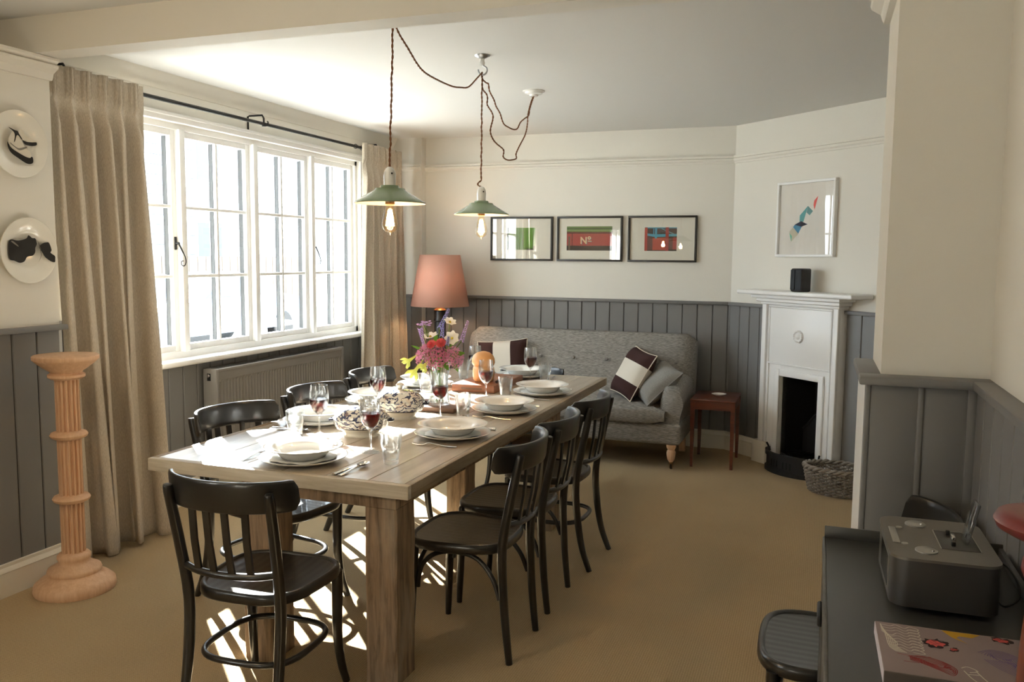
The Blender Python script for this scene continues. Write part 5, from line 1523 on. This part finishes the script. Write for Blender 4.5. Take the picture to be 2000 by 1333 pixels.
def flower(name, label, grp, tip):
    t = thing(name, label, 'flower', (VX, VY, VZ), 0, grp); stem_to(t, tip); return t
G = 'cut flowers in the glass vase'
def sedum(label, tip, r, mat, facing):
    t = flower('sedum_stem', label, G, tip)
    mb = MB(); n = 260; z = facing.normalized()
    x = z.orthogonal().normalized(); y = z.cross(x)
    for k in range(n):
        a = k * 2.39996; q = math.sqrt((k + 0.5) / n)
        d = (x * cos(a) + y * sin(a)) * q * r + z * (r * 0.62 * math.sqrt(max(0, 1 - q * q)) - r * 0.1) + Vector((fr_.uniform(-1, 1), fr_.uniform(-1, 1), fr_.uniform(-1, 1))) * 0.006
        floret(mb, tip + d, 5, 0.0062, 0.0035, d + z * 0.02, 0.6)
    obj('bloom', mb, mat, t)
    sp_ = MB()
    for k in range(12):
        a = k * 2.4; d = (x * cos(a) + y * sin(a)) * r * 0.6 * math.sqrt((k + 1) / 12) + z * r * 0.3
        sp_.tube([tip - z * 0.03, tip + d * 0.6 - z * 0.008, tip + d], 0.0012, 4)
    obj('flower_stalk', sp_, M['stem'], t)
sedum('dusky pink sedum head at the curtain side of the bouquet', fpos(-0.075, 0.265, -0.01), 0.062, M['pink'], Vector((-0.75, -0.5, 0.6)))
sedum('mauve pink sedum head low between the two dusky pink ones', fpos(-0.010, 0.252, -0.055), 0.066, M['pinkd'], Vector((0.1, -0.9, 0.55)))
sedum('rounded pink sedum head at the sofa side of the bouquet', fpos(0.075, 0.248, -0.02), 0.060, M['pink'], Vector((0.8, -0.5, 0.5)))
def dahlia(label, tip, r, mat, facing):
    t = flower('red_flower', label, G, tip)
    mb = MB(); z = facing.normalized()
    for q, (n, rr, d) in enumerate(((12, 1.0, 0.25), (10, 0.8, 0.45), (8, 0.6, 0.6), (6, 0.4, 0.7))):
        floret(mb, tip + z * 0.002 * q, n, r * rr, r * d, z + Vector((0.02 * q, 0, 0)), 0.7)
    obj('petals', mb, mat, t)
dahlia('coral red flower above the dusky pink sedum on the curtain side', fpos(-0.035, 0.315, -0.03), 0.030, M['red'], Vector((-0.2, -0.8, 0.6)))
dahlia('coral red flower with ruffled petals in the bouquet centre', fpos(0.012, 0.322, -0.03), 0.032, M['red'], Vector((0.15, -0.8, 0.7)))
def anemone(label, tip, r, facing):
    t = flower('white_anemone', label, G, tip)
    mb = MB(); z = facing.normalized(); x = z.orthogonal().normalized(); y = z.cross(x)
    for k in range(7):
        a = 2 * PI * k / 7 + 0.2; e = x * cos(a) + y * sin(a); s_ = z.cross(e)
        rows = []
        for i in range(5):
            u = i / 4; w = r * 0.42 * sin(PI * min(1, u * 0.85 + 0.12)) ** 0.7
            rows.append([tip + e * r * u + s_ * w * v + z * (r * 0.30 * u * u + 0.004 * abs(v)) for v in (-1, 0, 1)])
        mb.grid(rows)
    obj('petals', mb, M['whitep'], t, True)
    ce = MB().sphere(tuple(tip + z * 0.004), 0.007, n=10)
    obj('centre', ce, M['yolk'], t, True)
anemone('white anemone standing highest above the bouquet', fpos(0.055, 0.430, 0.0), 0.034, Vector((0.5, -0.4, 0.9)))
anemone('white anemone facing forward with yellow centre', fpos(0.070, 0.350, -0.03), 0.040, Vector((0.2, -0.95, 0.35)))
anemone('white anemone lying open toward the lamp', fpos(-0.045, 0.352, 0.0), 0.042, Vector((-0.1, -0.35, 1.0)))
def spike(name, label, base, tip, mat, r0, n):
    t = flower(name, label, G, base)
    ax = tip - base
    mb = MB()
    for k in range(n):
        u = k / n; a = k * 2.4; x = ax.orthogonal().normalized(); y = ax.normalized().cross(x)
        d = (x * cos(a) + y * sin(a)); rr = r0 * (1 - 0.7 * u)
        floret(mb, base + ax * u + d * rr * 0.75, 4, 0.0030 + rr * 0.26, 0.003, d + ax.normalized() * 0.5, 0.8)
    obj('florets', mb, mat, t)
    obj('flower_stalk', MB().tube([base, base + ax * 0.5, tip], [0.002, 0.0015, 0.0008], 5), M['stem'], t, True)
spike('veronica_spike', 'tall pale blue flower spike rising in front of the lamp', fpos(0.000, 0.395, 0.01), fpos(0.050, 0.500, 0.01), M['blue'], 0.014, 60)
spike('veronica_spike', 'lilac flower spike leaning toward the sofa', fpos(0.115, 0.330, 0.0), fpos(0.150, 0.440, 0.0), M['lil'], 0.013, 60)
spike('lavender_spike', 'short lavender spike between the white anemones', fpos(0.045, 0.315, -0.045), fpos(0.052, 0.362, -0.05), M['blue'], 0.010, 36)
spike('lavender_spike', 'violet blue spike behind the coral flowers', fpos(0.012, 0.350, 0.02), fpos(0.020, 0.425, 0.02), M['blue'], 0.012, 46)
spike('buddleia_spike', 'drooping lilac flower spike on the curtain side', fpos(-0.098, 0.400, 0.0), fpos(-0.082, 0.315, 0.0), M['lil'], 0.016, 70)
t = flower('verbena_stem', 'flat lilac verbena head on branching stalks', G, fpos(-0.070, 0.400, 0.0))
mb = MB(); sp_ = MB()
for k in range(26):
    tip = fpos(-0.078 + fr_.uniform(-0.034, 0.036), 0.420 + fr_.uniform(-0.008, 0.014), fr_.uniform(-0.02, 0.02)); floret(mb, tip, 5, 0.009, 0.003, Vector((0, -0.4, 1)), 0.7)
    if k % 3 == 0: sp_.tube([fpos(-0.055, 0.345, 0), tip], 0.001, 4)
obj('florets', mb, M['lil'], t); obj('flower_stalk', sp_, M['stem'], t)
def tobacco(label, neck, mouth, r):
    t = flower('tobacco_flower', label, G, neck)
    ax = (mouth - neck); n = ax.normalized(); x = n.orthogonal().normalized(); y = n.cross(x)
    rows = []
    for u, rr in ((0, 0.003), (0.4, 0.006), (0.75, 0.010), (0.9, 0.018), (1.0, r), (1.12, r * 1.05)):
        rows.append([neck + ax * u + (x * cos(a) + y * sin(a)) * rr * (1 + (0.5 * cos(5 * a) if u > 0.88 else 0)) + n * ((0.012 * cos(5 * a)) if u > 1.05 else 0) for a in [2 * PI * k / 30 for k in range(30)]])
    obj('trumpet', MB().grid(rows, True), M['lime'], t, True)
tobacco('lime yellow trumpet flower drooping furthest toward the curtain', fpos(-0.112, 0.262, -0.02), fpos(-0.168, 0.222, -0.03), 0.021)
tobacco('lime yellow trumpet flower drooping over the vase rim', fpos(-0.080, 0.238, -0.04), fpos(-0.132, 0.165, -0.05), 0.024)
tobacco('pale lime trumpet flower tucked under the pink sedum', fpos(-0.040, 0.245, -0.05), fpos(-0.080, 0.200, -0.065), 0.020)
t = flower('leafy_sprig', 'green leafy sprig filling the bouquet', G, fpos(0.03, 0.28, 0.01))
def leaf(mb, base, tip, w):
    ax = tip - base; s_ = ax.cross(Vector((0.2, -0.9, 0.3))).normalized()
    rows = []
    for i in range(6):
        u = i / 5; ww = w * sin(PI * (u * 0.94 + 0.03)) ** 0.8
        c = base + ax * u + Vector((0, 0, 0.012 * sin(PI * u)))
        rows.append([c - s_ * ww, c + Vector((0, 0, -0.003)), c + s_ * ww])
    mb.grid(rows)
for (b_, tp, w) in (((0.05, 0.23, -0.02), (0.135, 0.275, -0.03), 0.016), ((0.02, 0.215, -0.05), (0.055, 0.19, -0.075), 0.014), ((-0.03, 0.24, -0.04), (-0.145, 0.310, -0.02), 0.008), ((0.06, 0.22, 0.0), (0.10, 0.175, -0.02), 0.012), ((0.0, 0.23, -0.05), (0.02, 0.255, -0.085), 0.013), ((-0.02, 0.3, 0.02), (-0.02, 0.37, 0.03), 0.012), ((0.04, 0.28, 0.03), (0.10, 0.335, 0.04), 0.012), ((0.02, 0.21, -0.03), (-0.01, 0.155, -0.02), 0.011)):
    mb = MB(); leaf(mb, fpos(*b_), fpos(*tp), w); obj('leaf', mb, M['leaf'], t, True)

# ================================================================== METAL CABINET, RADIO, BOOK, STAND
M['zinc'] = plain('dark_grey_metal_top', lin(74, 74, 72), 0.42, 0.35, bump=0.05, bscale=30, var=0.18, vscale=5)
M['rust'] = plain('worn_edge_steel', lin(104, 102, 98), 0.45, 0.7, bump=0.3, bscale=50, var=0.4, vscale=18)
KX0, KX1, KY0, KY1, KZ = 0.036, 0.428, 0.55, 2.215, 0.86
kb = thing('metal_cabinet', 'dark grey industrial metal drawer cabinet carrying the radio and the book', 'cabinet', (KX0, KY0, 0))
W_, L_ = KX1 - KX0, KY1 - KY0
obj('carcass', MB().rbox(0.012, W_ - 0.002, 0.012, L_ - 0.010, 0.06, KZ - 0.020, 0.004), M['zinc'], kb, 40)
obj('top', MB().rbox(0, W_, 0, L_, KZ - 0.020, KZ, 0.003), M['zinc'], kb, 40)
obj('back_lip', MB().rbox(0, W_, L_ - 0.006, L_, KZ - 0.002, KZ + 0.030, 0.002), M['zinc'], kb, 40)
obj('wall_lip', MB().rbox(W_ - 0.010, W_, 0, L_ - 0.006, KZ - 0.002, KZ + 0.022, 0.002), M['zinc'], kb, 40)
obj('edge_trim', MB().rbox(-0.004, 0.004, 0, L_, KZ - 0.032, KZ + 0.0015, 0.002), M['rust'], kb, 40)
for sx in (0.02, W_ - 0.05):
    for sy in (0.02, L_ - 0.05): obj('foot', MB().box(sx, sx + 0.03, sy, sy + 0.03, 0, 0.062), M['iron'], kb)
nd = 4
for r_ in range(3):
    for k in range(nd):
        y0 = 0.03 + (L_ - 0.06) * k / nd; y1 = 0.03 + (L_ - 0.06) * (k + 1) / nd
        z0 = 0.085 + r_ * 0.245; z1 = z0 + 0.235
        d_ = obj('drawer', MB().rbox(-0.002, 0.014, y0 + 0.006, y1 - 0.006, z0, z1, 0.003), M['zinc'], kb, 40)
        ym = (y0 + y1) / 2
        obj('cup_handle', MB().rbox(-0.012, 0.0, ym - 0.05, ym + 0.05, z1 - 0.070, z1 - 0.045, 0.006, 3), M['iron'], d_, 40)

# --- docking radio
M['silver'] = plain('brushed_grey_aluminium', lin(126, 122, 116), 0.34, 0.75, bump=0.03, bscale=200)
M['silverd'] = plain('dark_grey_aluminium', lin(78, 76, 74), 0.4, 0.55)
M['chrome'] = plain('pale_silver_plastic', lin(176, 174, 168), 0.3, 0.6)
M['screen'] = plain('black_glass_screen', (0.006, 0.006, 0.007, 1), 0.06, coat=0.6)
ra = thing('docking_radio', 'grey aluminium docking radio with round dials on the metal cabinet', 'radio', (0.250, 1.925, KZ + 0.0006), 0.02)
RW, RD_ = 0.098, 0.142
def rslab(x0, x1, y0, y1, z0, z1, r):
    return MB().prism(rrect(x0, x1, y0, y1, r, 6), z0, z1)
obj('body', rslab(-RW, RW, -RD_, RD_, 0.012, 0.106, 0.032), M['silverd'], ra, 40)
obj('top_plate', rslab(-RW - 0.002, RW + 0.002, -RD_ - 0.002, RD_ + 0.002, 0.106, 0.1115, 0.034), M['silver'], ra, 40)
for fx in (-0.06, 0.06):
    for fy in (-0.1, 0.1): obj('foot', MB().lathe([(0.012, 0), (0.012, 0.013)], 12, (fx, fy, 0)), M['black'], ra, 40)
obj('screen', MB().rbox(-RW - 0.0015, -RW + 0.002, -0.085, 0.050, 0.030, 0.092, 0.001), M['screen'], ra)
obj('front_bezel', MB().rbox(-RW - 0.001, -RW + 0.003, -0.104, 0.104, 0.020, 0.100, 0.001), M['silver'], ra)
for yy_ in (-0.088, 0.092):
    d_ = obj('dial', MB().lathe([(0.021, 0.0), (0.021, 0.0025), (0.019, 0.004), (0.0001, 0.0045)], 32, (-0.030, yy_, 0.1115)), M['chrome'], ra, 40)
    obj('dial_mark', MB().sphere((-0.020, yy_ - 0.012, 0.116), 0.003, n=8), M['steel'], d_, True)
    obj('button', MB().lathe([(0.0065, 0), (0.0065, 0.002), (0.0001, 0.003)], 16, (-0.066, yy_ * 0.62, 0.1115)), M['chrome'], ra, 40)
obj('button_bar', MB().rbox(-0.088, -0.074, -0.052, 0.055, 0.1115, 0.1135, 0.001), M['chrome'], ra, 40)
dk = obj('dock_tray', MB().rbox(0.002, 0.072, -0.062, 0.062, 0.1114, 0.1122, 0.0005), M['silverd'], ra, 40)
obj('dock_line', MB().box(0.000, 0.0015, -0.064, 0.064, 0.1115, 0.1126).box(0.0725, 0.074, -0.064, 0.064, 0.1115, 0.1126).box(0.0, 0.074, 0.062, 0.0635, 0.1115, 0.1126), M['chrome'], ra)
obj('dock_connector', MB().rbox(0.026, 0.034, -0.016, 0.016, 0.1115, 0.124, 0.002), M['steel'], ra, 40)
for fy in (-0.042, 0.034): obj('dock_stop', MB().rbox(0.022, 0.030, fy, fy + 0.008, 0.1115, 0.122, 0.002), M['black'], ra, 40)
M['acrylic'] = clear('clear_acrylic', (0.80, 0.84, 0.88, 1), 1.5, gain=1.4)
obj('back_support', MB().rbox(-0.004, 0.004, -0.026, 0.026, 0, 0.088, 0.003, 2, m=Matrix.Translation((0.052, 0, 0.112)) @ Matrix.Rotation(0.22, 4, 'Y')), M['acrylic'], ra, 40)
tag(obj('power_cable', MB().tube(smooth_path([(0.352, 1.98, 0.90), (0.385, 1.99, 0.915), (0.400, 1.93, 0.905), (0.398, 1.88, 0.884), (0.370, 1.86, 0.870), (0.362, 1.90, 0.868)], 6), 0.0022, 6), M['black'], None, True), 'thin black power cable looping behind the radio', 'cable')
# --- art book
bk2 = thing('art_book', 'mauve hardback book with scribbled drawings on its cover', 'book', (0.124, 1.455, KZ + 0.0006), 0.012)
M['bookc'] = plain('mauve_grey_book_cloth', lin(142, 124, 122), 0.6)
M['pages'] = plain('book_pages', lin(214, 206, 190), 0.9)
BW, BL, BT = 0.262, 0.205, 0.024
obj('pages', MB().box(0.006, BW - 0.006, 0.004, BL - 0.005, 0.003, BT - 0.003), M['pages'], bk2)
obj('lower_cover', MB().rbox(0, BW, 0, BL, 0, 0.003, 0.001), M['bookc'], bk2)
cov = obj('cover', MB().rbox(0, BW, 0, BL, BT - 0.003, BT, 0.001), M['bookc'], bk2)
obj('spine', MB().rbox(0, BW, -0.001, 0.003, 0, BT, 0.001), plain('grey_brown_spine', lin(96, 86, 78), 0.6), bk2)
obj('fore_strip', MB().rbox(-0.0008, 0.003, 0.003, BL, 0.001, BT - 0.001, 0.0006), plain('printed_page_edge', lin(206, 196, 200), 0.7, var=0.3, vscale=60), bk2)
def scribble(name, rgb, pts_list, r=0.0011):
    mb = MB()
    for pts in pts_list:
        mb.tube(smooth_path([(x * BW, y * BL, BT + 0.0003) for x, y in pts], 4), r, 4, flat=(1, 0.2))
    obj(name, mb, inkm(*rgb), cov)
sr = random.Random(5)
wl_ = []
for k in range(9):
    y0 = 0.94 - k * 0.058
    wl_.append([(0.03 + 0.004 * k, y0), (0.09, y0 - 0.02 + sr.uniform(-.02, .02)), (0.13, y0 + 0.02), (0.18, y0 - 0.03), (0.22, y0 + 0.015), (0.27, y0 - 0.03 + sr.uniform(-.02, .02)), (0.25, y0 - 0.06), (0.20, y0 - 0.05)])
for k in range(6): wl_.append([(0.03, 0.95 - k * 0.03), (0.05 + 0.012 * k, 0.75 - 0.03 * k), (0.06 + 0.01 * k, 0.50), (0.10 + 0.012 * k, 0.40)])
scribble('white_line_drawing', (206, 196, 180), wl_, 0.0008)
scribble('white_line_drawing', (206, 196, 180), [[(0.46, 0.26), (0.50, 0.30), (0.55, 0.24), (0.50, 0.20)], [(0.47, 0.22), (0.50, 0.10), (0.53, 0.03)], [(0.54, 0.24), (0.57, 0.12), (0.60, 0.03)], [(0.48, 0.16), (0.56, 0.18)], [(0.52, 0.05), (0.60, 0.05)]])
rl = []
for k in range(7):
    o_ = 0.012 * k
    rl.append([(0.16 + o_, 0.34 - o_), (0.25, 0.38 - 2 * o_), (0.36, 0.33 - o_), (0.43 - o_, 0.22), (0.40, 0.10 + 2 * o_), (0.33, 0.16 + o_), (0.24, 0.24 + o_), (0.17, 0.28 + o_)])
rl.append([(0.10, 0.37), (0.18, 0.36), (0.30, 0.38)]); rl.append([(0.13, 0.24), (0.22, 0.24)])
scribble('red_line_drawing', (150, 40, 44), rl, 0.0006)
def patch(name, rgb, pts, dz=0.0002):
    obj(name, MB().add([(x * BW, y * BL, BT + dz) for x, y in pts], [tuple(range(len(pts)))]), inkm(*rgb), cov)
def rag(cx_, cy_, rx, ry, n, seed, rot=0.0):
    r = random.Random(seed); out = []
    for k in range(n):
        a = 2 * PI * k / n; q = r.uniform(0.6, 1.15)
        x, y = rx * q * cos(a), ry * q * sin(a)
        out.append((cx_ + x * cos(rot) - y * sin(rot), cy_ + x * sin(rot) + y * cos(rot)))
    return out
patch('ochre_patch', (190, 146, 30), [(0.42, 0.985), (0.66, 0.985), (0.60, 0.90), (0.52, 0.90), (0.50, 0.86), (0.56, 0.76), (0.47, 0.86)])
for cx_, cy_, rx, ry, sd in ((0.36, 0.68, 0.085, 0.105, 3), (0.46, 0.60, 0.035, 0.045, 4), (0.78, 0.93, 0.075, 0.060, 5), (0.93, 0.60, 0.06, 0.04, 6)):
    patch('dark_blot', (44, 26, 30), rag(cx_, cy_, rx, ry, 22, sd, -0.5)); patch('red_blot', (206, 84, 80), rag(cx_ - 0.005, cy_, rx * 0.72, ry * 0.68, 18, sd + 9, -0.5), 0.0004)
    scribble('dark_scratch', (44, 26, 30), [[(cx_ + sr.uniform(-rx, rx) * .7, cy_ + sr.uniform(-ry, ry) * .7) for _ in range(5)] for _ in range(2)], 0.0008)
pl2 = []
for k in range(9):
    o_ = 0.016 * k
    pl2.append([(0.60 + o_, 0.62 - o_), (0.68, 0.70 - o_), (0.78, 0.68 - 1.2 * o_), (0.86 - o_, 0.55), (0.88 - o_, 0.36 + o_), (0.78, 0.26 + 1.5 * o_), (0.68 + o_, 0.36 + o_), (0.62 + o_, 0.50)])
scribble('violet_line_drawing', (110, 86, 138), pl2, 0.0005)
# --- red turned stand
M['redp'] = plain('worn_red_paint', lin(112, 36, 36), 0.4, bump=0.4, bscale=30, var=0.5, vscale=16, coat=0.2)
M['redw'] = wood('red_brown_turned_wood', lin(92, 40, 22), lin(138, 66, 36), axis=2, scale=5, rough=0.4, bump=0.2)
rs = thing('turned_stand', 'worn red painted turned wooden stand on the metal cabinet', 'stand', (0.322, 1.300, KZ + 0.0006))
obj('base', MB().lathe([(0.080, 0), (0.082, 0.01), (0.074, 0.022), (0.050, 0.032), (0.042, 0.04)], 40), M['redp'], rs, 50)
obj('column', MB().lathe([(0.042, 0.038), (0.044, 0.09), (0.042, 0.16), (0.037, 0.235), (0.034, 0.262)], 36), M['redw'], rs, 50)
obj('collar', MB().lathe([(0.034, 0.252), (0.043, 0.258), (0.047, 0.270), (0.045, 0.284), (0.034, 0.292), (0.028, 0.298)], 36), M['redp'], rs, 50)
obj('neck', MB().lathe([(0.028, 0.294), (0.027, 0.306), (0.032, 0.318)], 32), M['redp'], rs, 50)
obj('top_disc', MB().lathe([(0.030, 0.314), (0.066, 0.320), (0.080, 0.328), (0.084, 0.337), (0.080, 0.345), (0.060, 0.350), (0.0001, 0.351)], 44), M['redp'], rs, 50)

# ================================================================== OUTSIDE THE WINDOW
M['paving'] = plain('pale_paving', (0.52, 0.51, 0.48, 1), 0.9, bump=0.2, bscale=20, var=0.1)
g_ = obj('ground_outside', MB().box(-60, -3.83, -25, 60, -0.35, -0.25), M['paving']); struct(g_)
M['clad'] = plain('white_weatherboard', (0.42, 0.43, 0.45, 1), 0.7); M['roof'] = plain('slate_roof', (0.18, 0.18, 0.2, 1), 0.7)
M['dkpane'] = plain('dim_house_window', (0.10, 0.12, 0.15, 1), 0.1)
hb = thing('house', 'pale weatherboarded house across the street seen through the window', 'house', (-19, 15, -0.25))
obj('wall', MB().box(-6, -0.05, -8, 13, 0, 6.6), M['clad'], hb)
wbp = None
for k in range(22):
    o = obj('weatherboard', MB().box(-0.06, 0.0, -8, 13, 0, 0.285).box(-0.06, 0.02, -8, 13, 0, 0.03), M['clad'], hb) if wbp is None else inst(wbp, hb, (0, 0, 0.3 * k))
    wbp = wbp or o
for yy_, zz_ in ((-6.0, 4.1), (-1.5, 4.1), (3.0, 4.1), (7.5, 4.1), (-6.0, 1.2), (-1.5, 1.2), (7.5, 1.2)):
    w_ = obj('window', MB().box(-0.02, 0.06, yy_, yy_ + 1.3, zz_, zz_ + 1.7), M['white'], hb)
    for q_ in (0.08, 0.68): obj('pane', MB().box(0.05, 0.07, yy_ + q_, yy_ + q_ + 0.54, zz_ + 0.08, zz_ + 1.62), M['dkpane'], w_)
obj('roof', MB().add([(-6.3, -8.4, 6.6), (0.4, -8.4, 6.6), (0.4, 13.4, 6.6), (-6.3, 13.4, 6.6), (-3, -8.4, 8.2), (-3, 13.4, 8.2)], [(0, 1, 2, 3), (1, 2, 5, 4), (0, 4, 5, 3), (0, 1, 4), (2, 3, 5)]), M['roof'], hb)
fn = thing('garden_fence', 'wooden board fence in front of the house across the street', 'fence', (-14.2, 8.0, -0.25))
M['fencew'] = wood('weathered_fence', lin(130, 116, 104), lin(160, 146, 132), axis=2, scale=3, rough=0.8)
fb0 = None
for k in range(90):
    if fb0 is None: fb0 = obj('board', MB().box(0, 0.02, 0.004, 0.146, 0, 1.75), M['fencew'], fn)
    else: inst(fb0, fn, (0.012 * (k % 2), 0.15 * k, 0))
for k in range(8): obj('post', MB().box(-0.1, 0.0, 1.9 * k, 1.9 * k + 0.1, 0, 1.8), M['fencew'], fn)
car = thing('parked_car', 'silver blue parked car beyond the window', 'car', (-11.2, 13.6, -0.25))
M['carp'] = plain('silver_blue_paint', (0.36, 0.42, 0.50, 1), 0.25, 0.4, coat=0.6)
prof = [(-2.1, 0.35), (-2.1, 0.75), (-1.9, 0.88), (-1.1, 0.98), (-0.5, 1.42), (0.7, 1.46), (1.45, 1.02), (2.0, 0.92), (2.1, 0.7), (2.1, 0.35)]
cm = MB(); rows = []
for x, f in ((-0.84, 0.93), (-0.80, 1.0), (0.80, 1.0), (0.84, 0.93)):
    rows.append([(x * (1.0 if z < 0.95 else 0.84), y, 0.35 + (z - 0.35) * f) for y, z in prof])
cm.grid(rows, True); n_ = len(prof); cm.f.append(tuple(range(n_))); cm.f.append(tuple(range(3 * n_, 4 * n_)))
obj('body', cm, M['carp'], car, 30)
for sx in (-0.72, 0.72):
    sgn = 1 if sx > 0 else -1
    obj('side_window', MB().add([(sgn * 0.715, y, z) for y, z in ((-0.95, 1.0), (-0.48, 1.34), (0.62, 1.38), (1.2, 1.02))], [(0, 1, 2, 3)]), M['dkpane'], car)
    for yy_ in (-1.3, 1.3):
        obj('wheel', MB().lathe([(0.31, -0.1), (0.33, -0.08), (0.33, 0.08), (0.31, 0.1)], 28, m=Matrix.Translation((sx, yy_, 0.33)) @ Matrix.Rotation(PI / 2, 4, 'Y')), M['black'], car, 40)
M['foliage'] = translucent('pale_green_foliage', lin(120, 140, 96), 0.3)
sh_ = thing('garden_shrub', 'leafy pale green shrub outside the window beside the curtain', 'shrub', (-9.6, 8.4, -0.25))
mb = MB(); rr_ = random.Random(3)
for k in range(900):
    a, b = rr_.uniform(0, 2 * PI), math.acos(rr_.uniform(-0.6, 1)); q = rr_.uniform(0.5, 1.0)
    c = Vector((0.7 * q * sin(b) * cos(a), 0.8 * q * sin(b) * sin(a), 1.35 + 0.9 * q * cos(b)))
    e = Vector((rr_.uniform(-1, 1), rr_.uniform(-1, 1), rr_.uniform(-1, 1))).normalized(); f = e.orthogonal().normalized() * 0.045
    mb.add([c - e * 0.08, c + f, c + e * 0.08, c - f], [(0, 1, 2, 3)])
obj('foliage', mb, M['foliage'], sh_)['kind'] = 'stuff'
obj('trunk', MB().tube([(0, 0, 0), (0.03, 0.02, 0.7), (0, 0, 1.4)], [0.06, 0.05, 0.03], 8), M['fencew'], sh_, True)
